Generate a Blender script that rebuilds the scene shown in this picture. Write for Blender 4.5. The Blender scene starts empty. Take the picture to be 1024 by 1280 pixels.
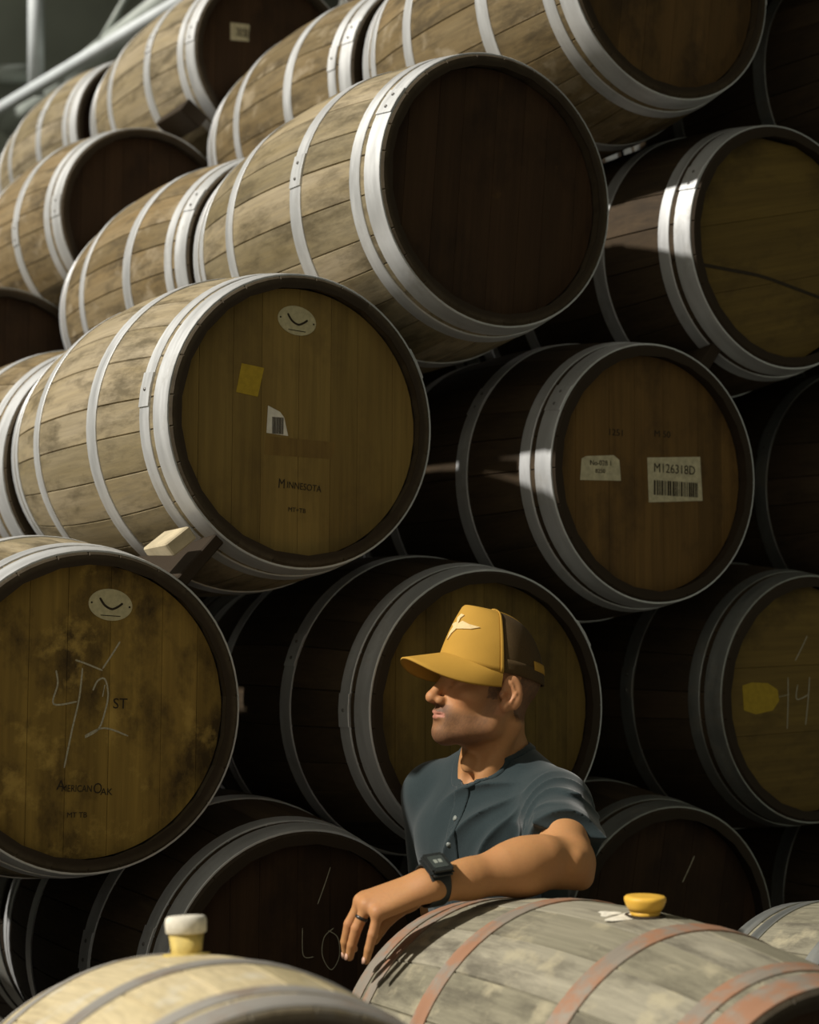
import bpy, bmesh, math, random
import numpy as np
from mathutils import Matrix, Vector

S = bpy.context.scene
COL = S.collection
PI = math.pi
R = math.radians

# ------------------------------------------------------------------ camera, light, exposure
FPX, PITCH, ROLL = 2137.0, 0.0760, 0.0062          # focal length in pixels of the 1024x1280 frame
CAMZ = 1.69
YAW = 0.5445                                        # the stack's face recedes to the right
cF = Vector((0, math.cos(PITCH), math.sin(PITCH)))
cR0 = Vector((1, 0, 0)); cU0 = cR0.cross(cF)
cR = cR0 * math.cos(ROLL) + cU0 * math.sin(ROLL)
cU = cU0 * math.cos(ROLL) - cR0 * math.sin(ROLL)
CAM = Vector((0, 0, CAMZ))
cam_d = bpy.data.cameras.new('camera')
cam = bpy.data.objects.new('camera', cam_d); COL.objects.link(cam)
M3 = Matrix((cR, cU, -cF)).transposed()
cam.matrix_world = Matrix.Translation(CAM) @ M3.to_4x4()
cam_d.sensor_fit = 'VERTICAL'; cam_d.sensor_height = 36.0; cam_d.lens = FPX / 1280 * 36.0
cam_d.clip_start = 0.05; cam_d.clip_end = 200
cam_d.dof.use_dof = True; cam_d.dof.focus_distance = 3.25; cam_d.dof.aperture_fstop = 3.6
S.camera = cam

S.view_settings.view_transform = 'Standard'; S.view_settings.look = 'None'
S.view_settings.gamma = 1.0; S.view_settings.use_curve_mapping = False
S.view_settings.exposure = 0.0

W = bpy.data.worlds.new('world'); S.world = W; W.use_nodes = True
W.node_tree.nodes['Background'].inputs[0].default_value = (1.0, 0.94, 0.76, 1)
W.node_tree.nodes['Background'].inputs[1].default_value = 0.38

SUN_EL, SUN_AZ = R(40), R(-7)      # azimuth measured from the stack's face line, positive = from in front of it
fx = Vector((math.cos(YAW), math.sin(YAW), 0)); fn = Vector((math.sin(YAW), -math.cos(YAW), 0))
to_sun = (-fx * math.cos(SUN_AZ) + fn * math.sin(SUN_AZ)) * math.cos(SUN_EL) + Vector((0, 0, math.sin(SUN_EL)))
sun_d = bpy.data.lights.new('sun', 'SUN'); sun_d.energy = 4.6; sun_d.angle = R(1.6); sun_d.color = (1.0, 0.95, 0.86)
sun = bpy.data.objects.new('sun', sun_d); COL.objects.link(sun)
sun.rotation_euler = to_sun.to_track_quat('Z', 'Y').to_euler(); sun.location = to_sun * 20

# ------------------------------------------------------------------ helpers
def ray(px, py):
    return cF + cR * ((px - 512) / FPX) + cU * ((640 - py) / FPX)
def at(px, py, d):
    return CAM + ray(px, py) * d
def onto_z(px, py, z):
    r = ray(px, py); return CAM + r * ((z - CAMZ) / r.z)

def mesh_obj(name, verts, faces, mat=None, parent=None, smooth=True, link=True):
    me = bpy.data.meshes.new(name); me.from_pydata([tuple(v) for v in verts], [], faces); me.update()
    return from_mesh(name, me, mat, parent, smooth)
def from_mesh(name, me, mat=None, parent=None, smooth=True):
    if mat is not None and not me.materials: me.materials.append(mat)
    if smooth: me.polygons.foreach_set('use_smooth', [True] * len(me.polygons))
    o = bpy.data.objects.new(name, me); COL.objects.link(o)
    if parent: o.parent = parent
    return o
def from_bm(name, bm, mat=None, parent=None, smooth=False):
    me = bpy.data.meshes.new(name); bm.to_mesh(me); bm.free()
    return from_mesh(name, me, mat, parent, smooth)
def inst(name, me, mat, parent, loc=(0, 0, 0), rot=(0, 0, 0)):
    """object sharing mesh data, own material through an object slot"""
    o = bpy.data.objects.new(name, me); COL.objects.link(o)
    if not me.materials: me.materials.append(mat)
    if me.materials[0] is not mat:
        o.material_slots[0].link = 'OBJECT'; o.material_slots[0].material = mat
    if parent: o.parent = parent
    o.location = loc; o.rotation_euler = rot
    return o
def empty(name, loc, rz=0):
    o = bpy.data.objects.new(name, None); COL.objects.link(o); o.location = loc; o.rotation_euler = (0, 0, rz)
    o.empty_display_size = 0.1; return o
def tag(o, label, cat, group=None, kind=None):
    o['label'] = label
    if cat: o['category'] = cat
    if group: o['group'] = group
    if kind: o['kind'] = kind
    return o
def struct(o, label, cat='wall'):
    o['kind'] = 'structure'; o['label'] = label; o['category'] = cat; return o
def box_bm(bm, lo, hi, mat4=None, bevel=0.0):
    b = bmesh.new(); bmesh.ops.create_cube(b, size=1)
    for v in b.verts:
        v.co = Vector([lo[i] + (v.co[i] + .5) * (hi[i] - lo[i]) for i in range(3)])
    if bevel: bmesh.ops.bevel(b, geom=list(b.edges), offset=bevel, segments=2, affect='EDGES')
    if mat4 is not None: bmesh.ops.transform(b, matrix=mat4, verts=b.verts)
    me = bpy.data.meshes.new('t'); b.to_mesh(me); b.free(); bm.from_mesh(me); bpy.data.meshes.remove(me)
def box(name, lo, hi, mat, parent=None, bevel=0.0, mat4=None):
    bm = bmesh.new(); box_bm(bm, lo, hi, mat4, bevel); return from_bm(name, bm, mat, parent)
def bar(name, a, b, w, t, mat, parent=None):
    """rectangular beam from a to b, width w (horizontal), depth t"""
    a, b = Vector(a), Vector(b); d = (b - a); L = d.length; d.normalize()
    side = d.cross(Vector((0, 0, 1)))
    if side.length < 1e-3: side = Vector((1, 0, 0))
    side.normalize(); up = side.cross(d)
    m = Matrix((side, d, up)).transposed().to_4x4(); m.translation = a
    return box(name, (-w/2, 0, -t/2), (w/2, L, t/2), mat, parent, 0.004, m)

# ------------------------------------------------------------------ materials
class NT:
    def __init__(s, name):
        s.m = bpy.data.materials.new(name); s.m.use_nodes = True
        s.t = s.m.node_tree; s.b = s.t.nodes['Principled BSDF']; s.n = s.t.nodes; s.l = s.t.links
    def node(s, typ, **k):
        n = s.n.new(typ)
        for a, v in k.items(): setattr(n, a, v)
        return n
    def link(s, a, b): s.l.new(a, b)
    def coords(s, scale=(1, 1, 1), rnd=0.0, kind='Object'):
        tc = s.node('ShaderNodeTexCoord'); out = tc.outputs[kind]
        mp = s.node('ShaderNodeMapping'); mp.inputs['Scale'].default_value = scale
        if rnd:
            oi = s.node('ShaderNodeObjectInfo'); m = s.node('ShaderNodeMath', operation='MULTIPLY'); m.inputs[1].default_value = rnd
            s.link(oi.outputs['Random'], m.inputs[0])
            ad = s.node('ShaderNodeVectorMath', operation='ADD'); s.link(out, ad.inputs[0]); s.link(m.outputs[0], ad.inputs[1]); out = ad.outputs[0]
        s.link(out, mp.inputs['Vector']); return mp.outputs[0]
    def noise(s, vec, scale, detail=4, rough=.6):
        n = s.node('ShaderNodeTexNoise'); n.inputs['Scale'].default_value = scale; n.inputs['Detail'].default_value = detail
        n.inputs['Roughness'].default_value = rough; s.link(vec, n.inputs['Vector']); return n.outputs['Fac']
    def ramp(s, fac, stops):
        r = s.node('ShaderNodeValToRGB'); e = r.color_ramp.elements
        while len(e) < len(stops): e.new(0.5)
        for i, (p, c) in enumerate(stops):
            e[i].position = p; e[i].color = (*c, 1) if len(c) == 3 else c
        s.link(fac, r.inputs[0]); return r.outputs[0]
    def fr(s, fac, a, b, lo=0, hi=1):
        m = s.node('ShaderNodeMapRange'); m.inputs[1].default_value = a; m.inputs[2].default_value = b
        m.inputs[3].default_value = lo; m.inputs[4].default_value = hi; s.link(fac, m.inputs[0]); return m.outputs[0]
    def mix(s, fac, a, b, mode='MIX'):
        m = s.node('ShaderNodeMix', data_type='RGBA', blend_type=mode)
        for sock, v in ((m.inputs[0], fac), (m.inputs[6], a), (m.inputs[7], b)):
            if isinstance(v, (int, float)): sock.default_value = v
            elif isinstance(v, (tuple, list)): sock.default_value = (*v[:3], 1)
            else: s.link(v, sock)
        return m.outputs[2]
    def bump(s, h, strength=.3, dist=.002):
        b = s.node('ShaderNodeBump'); b.inputs['Strength'].default_value = strength; b.inputs['Distance'].default_value = dist
        s.link(h, b.inputs['Height']); s.link(b.outputs[0], s.b.inputs['Normal'])
    def out(s, col, rough=.7, metal=0.0, spec=None):
        for k, v in (('Base Color', col), ('Roughness', rough), ('Metallic', metal)):
            if isinstance(v, (int, float)): s.b.inputs[k].default_value = v
            elif isinstance(v, (tuple, list)): s.b.inputs[k].default_value = (*v[:3], 1)
            else: s.link(v, s.b.inputs[k])
        if spec is not None: s.b.inputs['Specular IOR Level'].default_value = spec
        return s.m

def rnd_val(n):
    return n.node('ShaderNodeObjectInfo').outputs['Random']

def stave_mat(name, a, b, stain, stain_amt=.5, stain_at=.52, blot=None):
    """oak grain along the barrel axis, a tone of its own for each stave, dark water stains"""
    n = NT(name)
    g = n.noise(n.coords((110, 3.5, 110), 9.0), 1.0, 6, .7)
    g2 = n.noise(n.coords((16, 1.6, 16), 5.0), 1.0, 3, .5)
    base = n.mix(n.fr(g2, .3, .7), a, b)
    base = n.mix(n.fr(g, .38, .68, 0, .55), base, tuple(c * .42 for c in a))
    tone = n.fr(rnd_val(n), 0, 1, .72, 1.12)
    base = n.mix(1.0, base, n.node('ShaderNodeCombineColor').outputs[0], 'MULTIPLY')
    cc = [x for x in n.n if x.bl_idname == 'ShaderNodeCombineColor'][0]
    n.link(tone, cc.inputs[0]); n.link(tone, cc.inputs[1])
    t2 = n.fr(rnd_val(n), 0, 1, .66, 1.12); n.link(t2, cc.inputs[2])
    st = n.noise(n.coords((17, 4.5, 17), 31.0), 1.0, 8, .68)
    base = n.mix(n.fr(st, stain_at, stain_at + .17, 0, stain_amt), base, stain)
    if blot:
        bl = n.noise(n.coords((14, 10, 14), 17.0), 1.0, 5, .6)
        base = n.mix(n.fr(bl, .55, .68, 0, .7), base, blot)
    # chime ends soaked dark, and recess shade painted on the inner chime face
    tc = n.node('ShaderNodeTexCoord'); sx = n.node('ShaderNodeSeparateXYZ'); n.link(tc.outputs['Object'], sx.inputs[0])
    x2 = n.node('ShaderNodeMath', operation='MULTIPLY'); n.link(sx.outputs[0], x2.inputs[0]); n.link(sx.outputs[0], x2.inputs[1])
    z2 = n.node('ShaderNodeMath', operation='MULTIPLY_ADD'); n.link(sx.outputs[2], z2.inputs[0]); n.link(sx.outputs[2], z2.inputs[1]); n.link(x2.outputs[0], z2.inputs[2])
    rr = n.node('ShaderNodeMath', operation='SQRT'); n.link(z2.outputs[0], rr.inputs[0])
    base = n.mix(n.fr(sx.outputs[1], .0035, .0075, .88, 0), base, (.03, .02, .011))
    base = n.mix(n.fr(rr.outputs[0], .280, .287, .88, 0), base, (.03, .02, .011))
    n.bump(g, .35, .0015)
    return n.out(base, .78, 0, .25)

def head_mat(name, a, b, dark, stain_amt=.6, stain_at=.5, blot=None, seed=0.0, blot_at=.6):
    n = NT(name)
    off = n.coords((1, 1, 1)); v = n.node('ShaderNodeVectorMath', operation='ADD'); v.inputs[1].default_value = (seed, seed, seed)
    n.link(off, v.inputs[0]); P = v.outputs[0]
    def sc(x, y, z):
        m = n.node('ShaderNodeMapping'); m.inputs['Scale'].default_value = (x, y, z); n.link(P, m.inputs['Vector']); return m.outputs[0]
    g = n.noise(sc(110, 20, 4), 1.0, 4, .65)
    base = n.mix(n.fr(n.noise(sc(24, 5, 2.2), 1.0, 3, .5), .3, .7), a, b)
    base = n.mix(n.fr(g, .4, .8, 0, .5), base, tuple(c * .4 for c in a))
    tone = n.fr(rnd_val(n), 0, 1, .78, 1.12)
    cc = n.node('ShaderNodeCombineColor')
    for i in range(3): n.link(tone, cc.inputs[i])
    base = n.mix(1.0, base, cc.outputs[0], 'MULTIPLY')
    st = n.noise(sc(7, 5, 4.5), 1.0, 7, .66)
    base = n.mix(n.fr(st, stain_at, stain_at + .16, 0, stain_amt), base, dark)
    if blot:
        bl = n.noise(sc(9, 9, 9), 1.0, 6, .65)
        base = n.mix(n.fr(bl, blot_at, blot_at + .1, 0, .75), base, blot)
    n.bump(g, .3, .001)
    return n.out(base, .8, 0, .2)

def steel_mat(name, base, rust, rust_amt=.3, rust_at=.58, rough=.42, metal=.75):
    n = NT(name)
    c1 = n.coords((6, 40, 6), 4.0); s1 = n.noise(c1, 1.0, 5, .6)
    s2 = n.noise(n.coords((12, 12, 12), 13.0), 1.0, 6, .65)
    col = n.mix(n.fr(s1, .3, .7), tuple(c * .78 for c in base), base)
    f = n.fr(s2, rust_at, rust_at + .14, 0, rust_amt)
    col = n.mix(f, col, rust)
    r = n.fr(s1, .3, .7, rough - .06, rough + .12)
    inv = n.fr(f, 0, 1, metal, .05)
    n.bump(s2, .15, .001)
    return n.out(col, r, inv)

def flat_mat(name, col, rough=.8, metal=0.0, var=.15, scale=40):
    n = NT(name)
    f = n.noise(n.coords((1, 1, 1)), scale, 3, .6)
    c = n.mix(n.fr(f, .3, .7), tuple(x * (1 - var) for x in col), tuple(min(1, x * (1 + var)) for x in col))
    return n.out(c, rough, metal, .3)

M = {}
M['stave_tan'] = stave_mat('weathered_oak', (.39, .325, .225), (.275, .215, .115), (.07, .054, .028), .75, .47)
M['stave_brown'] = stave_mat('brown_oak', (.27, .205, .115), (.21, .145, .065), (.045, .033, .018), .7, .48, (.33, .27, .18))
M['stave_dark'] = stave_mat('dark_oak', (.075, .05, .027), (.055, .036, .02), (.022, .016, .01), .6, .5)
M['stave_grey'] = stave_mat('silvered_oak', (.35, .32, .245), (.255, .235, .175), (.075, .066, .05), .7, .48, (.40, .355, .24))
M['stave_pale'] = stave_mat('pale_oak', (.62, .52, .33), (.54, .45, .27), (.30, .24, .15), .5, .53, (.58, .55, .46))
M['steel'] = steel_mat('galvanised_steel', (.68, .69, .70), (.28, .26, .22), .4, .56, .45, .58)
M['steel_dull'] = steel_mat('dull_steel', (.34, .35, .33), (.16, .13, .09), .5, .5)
M['steel_rust'] = steel_mat('rusted_hoop', (.30, .26, .21), (.33, .15, .075), .8, .43, .6, .25)
M['rivet'] = steel_mat('rivet_steel', (.20, .19, .18), (.1, .07, .05), .5)
M['head_minn'] = head_mat('head_olive_oak', (.27, .185, .055), (.21, .14, .042), (.11, .072, .028), .5, .54, None, 3.1)
M['head_42'] = head_mat('head_mouldy_oak', (.36, .235, .055), (.22, .14, .035), (.05, .032, .014), .92, .46, (.46, .31, .08), 7.7, .57)
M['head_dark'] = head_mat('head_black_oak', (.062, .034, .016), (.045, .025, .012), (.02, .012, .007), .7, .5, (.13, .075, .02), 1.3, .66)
M['head_m126'] = head_mat('head_red_oak', (.20, .115, .035), (.13, .075, .025), (.045, .028, .014), .6, .5, None, 12.2)
M['head_olive2'] = head_mat('head_dim_oak', (.20, .135, .035), (.15, .10, .03), (.05, .033, .015), .6, .5, None, 21.0)
M['head_brown'] = head_mat('head_brown_oak', (.14, .08, .028), (.10, .06, .022), (.035, .023, .013), .7, .48, None, 27.0)
M['label_ghost'] = head_mat('label_ghost_wood', (.235, .15, .043), (.19, .12, .036), (.10, .06, .025), .5, .54, None, 5.5)
M['steel_near'] = steel_mat('grey_worn_hoop', (.36, .34, .31), (.20, .13, .08), .6, .52, .6, .3)
M['wedge'] = flat_mat('wedge_pine', (.36, .28, .17), .85, 0, .25, 18)
M['wedge_pale'] = flat_mat('pale_pine', (.46, .39, .26), .85, 0, .2, 25)
M['chalk'] = flat_mat('chalk', (.40, .37, .27), .95, 0, .3, 300)
M['ink'] = flat_mat('stencil_ink', (.035, .025, .013), .8, 0, .3, 200)
M['paper'] = flat_mat('label_paper', (.55, .50, .33), .85, 0, .2, 60)
M['paper_white'] = flat_mat('torn_label_paper', (.72, .69, .60), .85, 0, .1, 60)
M['paper_yellow'] = flat_mat('yellow_note', (.42, .29, .025), .8, 0, .12, 80)
M['badge'] = flat_mat('oval_badge', (.50, .45, .27), .6, 0, .15, 90)
M['bung_yellow'] = flat_mat('yellow_silicone', (.72, .42, .06), .5, 0, .12, 30)
M['bung_cork'] = flat_mat('cork_bung', (.55, .42, .13), .7, 0, .25, 50)
M['bung_top'] = flat_mat('bung_dust', (.68, .64, .54), .9, 0, .2, 60)

# ------------------------------------------------------------------ room shell
n = NT('concrete'); f1 = n.noise(n.coords((1, 1, 1)), 3, 6, .6)
M['concrete'] = n.out(n.mix(n.fr(f1, .3, .7), (.045, .04, .032), (.07, .06, .048)), .85)
n = NT('roof_sheet'); wv = n.node('ShaderNodeTexWave'); wv.inputs['Scale'].default_value = 2.2
n.link(n.coords((1, 1, 1)), wv.inputs['Vector'])
M['roof'] = n.out(n.mix(wv.outputs['Fac'], (.12, .14, .12), (.17, .19, .16)), .7)
M['wall'] = flat_mat('wall_sheet', (.16, .175, .15), .8, 0, .2, 1.0)
M['wall_back'] = flat_mat('rear_wall_sheet', (.36, .39, .34), .8, 0, .2, 1.0)
M['white_steel'] = flat_mat('white_painted_steel', (.72, .77, .80), .5, 0, .1, 6)
M['grey_steel'] = flat_mat('grey_painted_steel', (.42, .46, .43), .5, 0, .1, 6)

floor = box('floor', (-14, -3, -.1), (14, 19, 0), M['concrete'])
struct(floor, 'grey concrete warehouse floor under the stacked barrels', 'floor')

ST0 = CAM + Matrix.Rotation(YAW, 3, 'Z') @ Vector((1.6053, 3.0374, 0.4274))   # stack frame origin in the world
def stk(x, y, z):
    return ST0 + Matrix.Rotation(YAW, 3, 'Z') @ Vector((x, y, z))

# ------------------------------------------------------------------ barrel meshes (shared by every barrel)
BL, RB, RC = 0.95, 0.346, 0.2965
def prof(y):
    t = 2 * y / BL - 1
    return RB - (RB - RC) * t * t
def stave_mesh(deg):
    half = R(deg) / 2; TH = 0.024; ch = 0.0022
    ys = [0, .006] + [BL * i / 14 for i in range(1, 14)] + [BL - .006, BL]
    V, F = [], []
    for i, y in enumerate(ys):
        r = prof(y); ro = r - (0.005 if i in (0, len(ys) - 1) else 0); ri = r - TH
        a = [(-half, ro - ch * 1.6), (-half + ch / r, ro), (-half * .33, ro), (half * .33, ro), (half - ch / r, ro), (half, ro - ch * 1.6), (half, ri), (-half, ri)]
        for th, q in a: V.append((q * math.sin(th), y, q * math.cos(th)))
    for i in range(len(ys) - 1):
        for k in range(8):
            k2 = (k + 1) % 8
            F.append((i*8+k, i*8+k2, i*8+8+k2, i*8+8+k))
    F.append(tuple(range(7, -1, -1))); F.append(tuple(len(V) - 8 + k for k in range(8)))
    me = bpy.data.meshes.new('stave'); me.from_pydata(V, [], F); me.update()
    bm = bmesh.new(); bm.from_mesh(me); bmesh.ops.recalc_face_normals(bm, faces=bm.faces); bm.to_mesh(me); bm.free()
    me.polygons.foreach_set('use_smooth', [False] * len(me.polygons))
    return me
def smooth_by_angle(me, deg=32):
    me.polygons.foreach_set('use_smooth', [True] * len(me.polygons))
    bm = bmesh.new(); bm.from_mesh(me)
    for e in bm.edges:
        e.smooth = not (len(e.link_faces) == 2 and e.calc_face_angle(0) > R(deg))
    bm.to_mesh(me); bm.free(); return me
STAVES = {d: smooth_by_angle(stave_mesh(d), 20) for d in (12, 14, 16)}
def hoop_mesh(y0, y1):
    N = 72; V, F = [], []
    e = .0009; tk = .0032
    pts = [(y0, -.001), (y0, tk - e), (y0 + e, tk), (y1 - e, tk), (y1, tk - e), (y1, -.001)]
    for i in range(N):
        th = 2 * PI * i / N
        for y, o in pts:
            q = prof(y0) + (prof(y1) - prof(y0)) * (y - y0) / (y1 - y0) + o
            V.append((q * math.sin(th), y, q * math.cos(th)))
    m = len(pts)
    for i in range(N):
        j = (i + 1) % N
        for k in range(m - 1): F.append((i*m+k, j*m+k, j*m+k+1, i*m+k+1))
    # overlapped seam
    for s in (0,):
        b = len(V)
        for th in (-.11, 0, .11):
            for y, o in pts:
                q = prof(y0) + (prof(y1) - prof(y0)) * (y - y0) / (y1 - y0) + o + .002 + .0006
                V.append((q * math.sin(th), y, q * math.cos(th)))
        for i in range(2):
            for k in range(m - 1): F.append((b+i*m+k, b+i*m+m+k, b+i*m+m+k+1, b+i*m+k+1))
        F.append(tuple(b + k for k in range(m))); F.append(tuple(b + 2*m + k for k in range(m)))
    me = bpy.data.meshes.new('hoop'); me.from_pydata(V, [], F); me.update()
    bm = bmesh.new(); bm.from_mesh(me); bmesh.ops.recalc_face_normals(bm, faces=bm.faces); bm.to_mesh(me); bm.free()
    return me
HSPEC = {'chime': (.005, .053), 'quarter': (.068, .101), 'bilge': (.283, .326)}
HOOPS = {k: smooth_by_angle(hoop_mesh(*v)) for k, v in HSPEC.items()}
def dome_mesh(r, h):
    bm = bmesh.new(); bmesh.ops.create_uvsphere(bm, u_segments=8, v_segments=5, radius=1)
    for v in bm.verts: v.co = Vector((v.co.x * r, v.co.y * r, v.co.z * h))
    me = bpy.data.meshes.new('rivet'); bm.to_mesh(me); bm.free(); return me
RIVET = dome_mesh(.0042, .0026)
HEADY, RH, HTH = .032, RC - .022, .018
def head_boards(widths):
    tot = sum(widths); x = -RH; out = []
    for w in widths:
        x0, x1 = x, x + w / tot * 2 * RH; x = x1; c = .0007
        xs = [x0 + c * .25] + [x0 + c + (x1 - x0 - 2*c) * i / 6 for i in range(7)] + [x1 - c * .25]
        top, bot = [], []
        for i, q in enumerate(xs):
            z = math.sqrt(max(1e-6, RH*RH - q*q)); y = HEADY + (.0012 if i in (0, 8) else 0)
            top.append((q, y, z)); bot.append((q, y, -z))
        n = len(xs); V = top + bot + [(a, HEADY + HTH, b) for a, _, b in top] + [(a, HEADY + HTH, b) for a, _, b in bot]
        F = []
        for i in range(n - 1):
            F.append((i, i+1, n+i+1, n+i)); F.append((2*n+i, 3*n+i, 3*n+i+1, 2*n+i+1))
            F.append((i, 2*n+i, 2*n+i+1, i+1)); F.append((n+i, n+i+1, 3*n+i+1, 3*n+i))
        F.append((0, n, 3*n, 2*n)); F.append((n-1, 3*n-1, 4*n-1, 2*n-1))
        me = bpy.data.meshes.new('head_board'); me.from_pydata(V, [], F); me.update()
        bm = bmesh.new(); bm.from_mesh(me); bmesh.ops.remove_doubles(bm, verts=bm.verts, dist=1e-6); bmesh.ops.recalc_face_normals(bm, faces=bm.faces); bm.to_mesh(me); bm.free()
        out.append(me)
    return out
HEADS = [head_boards(w) for w in ((5, 7, 6, 8, 7, 6, 8, 5), (6, 9, 7, 8, 10, 7, 5), (12, 10, 12))]
def rear_head_mesh():
    bm = bmesh.new()
    for me in HEADS[0]:
        bm.from_mesh(me)
    me = bpy.data.meshes.new('rear_head'); bm.to_mesh(me); bm.free(); return me
REAR = rear_head_mesh()

BAR = {}
def make_barrel(key, pos, label, stave='stave_tan', hoop='steel', head='head_brown', roll=0.0, hroll=0.0, design=0, group=None, seed=None, rz=YAW, rivets=True, sc=1.0, tilt=0.0):
    """pos = world point on the axis at the front chime"""
    rng = random.Random(seed if seed is not None else key)
    ax = Vector((-math.sin(rz), math.cos(rz), 0))
    rot = Matrix.Rotation(rz, 3, 'Z') @ Matrix.Rotation(tilt, 3, 'X')
    base = Vector(pos) + ax * (BL / 2) * sc - rot @ Vector((0, 0, RB * sc))
    t = empty('barrel', base, rz); tag(t, label, 'barrel', group)
    t.rotation_euler = (tilt, 0, rz); t.scale = (sc, sc, sc)
    L = (0, -BL / 2, RB)
    seq = [12] * 6 + [14] * 8 + [16] * 11; rng.shuffle(seq)
    a = roll
    for w in seq:
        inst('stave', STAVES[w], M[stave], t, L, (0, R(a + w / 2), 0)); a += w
    for k, (y0, y1) in HSPEC.items():
        for back in (0, 1):
            ra = R(rng.choice([-1, 1]) * rng.uniform(55, 95)) if not back else R(rng.uniform(-95, -50))
            if back:
                h = inst('hoop', HOOPS[k], M[hoop], t, (0, BL / 2, RB), (0, ra, PI))
            else:
                h = inst('hoop', HOOPS[k], M[hoop], t, L, (0, ra, 0))
            if rivets:
                ym = (y0 + y1) / 2; q = prof(ym) + .0058
                for th in ((-.055, .055) if k != 'quarter' else (0.0,)):
                    inst('rivet', RIVET, M['rivet'], h, (q * math.sin(th), ym, q * math.cos(th)), (0, th, 0))
    for me in HEADS[design]:
        inst('head_board', me, M[head], t, L, (0, R(hroll), 0))
    inst('rear_head', REAR, M['stave_dark'], t, (0, BL / 2, RB), (0, 0, PI))
    BAR[key] = (t, Vector(pos), rz)
    return t

def on_head(key, px, py):
    """local (x, z) on a barrel's head plane under a point of the picture"""
    t, pos, rz = BAR[key]
    ax = Vector((-math.sin(rz), math.cos(rz), 0)); x = Vector((math.cos(rz), math.sin(rz), 0))
    p0 = pos + ax * HEADY; r = ray(px, py)
    q = CAM + r * ((p0 - CAM).dot(ax) / r.dot(ax)) - p0
    return q.dot(x), q.z
HL = lambda lift=0.0: (0, -BL / 2 + HEADY - lift, RB)

P = {'B-': (-.450, -.002, -.559), 'B0': (.457, .022, -.570), 'B1': (1.406, .022, -.558), 'C0': (-.009, .005, .017), 'C1': (.909, .013, -.036),
     'C2': (1.853, .020, -.019), 'D0': (.443, -.025, .551), 'D1': (1.307, .006, .541), 'E0': (.943, -.008, 1.146), 'E1': (1.853, .010, 1.110),
     'A-': (-.930, 0, -1.090), 'A0': (-.002, 0, -1.100), 'A1': (.938, -.004, -1.095), 'A2': (1.880, 0, -1.090), 'F': (1.40, 0, 1.665), 'D2': (2.268, .01, .545)}
G = 'oak barrels in the tall stack'
mk = make_barrel
mk('C0', stk(*P['C0']), 'sunlit oak barrel with MINNESOTA stencil, yellow note and torn barcode on its head', 'stave_tan', 'steel', 'head_minn', 4, 0, 0, G)
mk('B-', stk(*P['B-']), 'oak barrel with blotchy mouldy head chalked 42 and AMERICAN OAK stencil', 'stave_tan', 'steel', 'head_42', 9, 0, 1, G)
mk('D0', stk(*P['D0']), 'sunlit oak barrel with blackened blank head directly above the MINNESOTA barrel', 'stave_tan', 'steel', 'head_dark', 2, 4, 0, G)
mk('C1', stk(*P['C1']), 'shaded oak barrel with white M126318D barcode label on its brown head', 'stave_dark', 'steel', 'head_m126', 5, 0, 1, G)
mk('D1', stk(*P['D1']), 'shaded oak barrel with a long dark crack across its head, above the M126318D barrel', 'stave_dark', 'steel', 'head_olive2', 7, 76, 2, G)
mk('B0', stk(*P['B0']), 'shaded oak barrel with plain brown head right behind the man in the cap', 'stave_dark', 'steel', 'head_olive2', 3, 0, 0, G)
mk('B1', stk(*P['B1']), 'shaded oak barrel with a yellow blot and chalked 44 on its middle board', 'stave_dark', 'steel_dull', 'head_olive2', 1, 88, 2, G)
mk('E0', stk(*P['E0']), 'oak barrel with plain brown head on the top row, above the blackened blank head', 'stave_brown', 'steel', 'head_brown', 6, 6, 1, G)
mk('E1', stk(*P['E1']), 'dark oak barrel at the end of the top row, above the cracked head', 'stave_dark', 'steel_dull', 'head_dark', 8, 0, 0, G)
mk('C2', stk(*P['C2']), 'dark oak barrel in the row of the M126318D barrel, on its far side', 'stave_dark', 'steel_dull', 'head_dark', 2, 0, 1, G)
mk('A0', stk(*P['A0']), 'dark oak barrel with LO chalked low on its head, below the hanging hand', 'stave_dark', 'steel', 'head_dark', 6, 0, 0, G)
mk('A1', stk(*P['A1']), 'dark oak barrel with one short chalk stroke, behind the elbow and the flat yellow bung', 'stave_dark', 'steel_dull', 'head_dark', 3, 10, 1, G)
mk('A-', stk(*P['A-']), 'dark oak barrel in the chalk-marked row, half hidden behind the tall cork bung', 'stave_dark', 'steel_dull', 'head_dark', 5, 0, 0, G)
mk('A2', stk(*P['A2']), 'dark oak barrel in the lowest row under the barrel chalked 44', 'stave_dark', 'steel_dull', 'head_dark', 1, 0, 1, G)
# second layer, end to end behind the first
Y2, Y3, Y4 = BL + .03, 2 * (BL + .03), 3 * (BL + .03)
mk('C0b', stk(-.02, Y2, .0), 'grey-brown oak barrel lined up end to end behind the MINNESOTA barrel', 'stave_brown', 'steel', 'head_brown', 5, 0, 0, G)
mk('D0b', stk(.44, Y2 - .02, .565), 'brown oak barrel lined up end to end behind the blackened blank head barrel', 'stave_brown', 'steel', 'head_brown', 2, 0, 0, G)
mk('E0b', stk(.93, Y2, 1.15), 'brown oak barrel on the top row, end to end behind the plain brown head barrel', 'stave_brown', 'steel', 'head_brown', 8, 0, 0, G)
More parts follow.
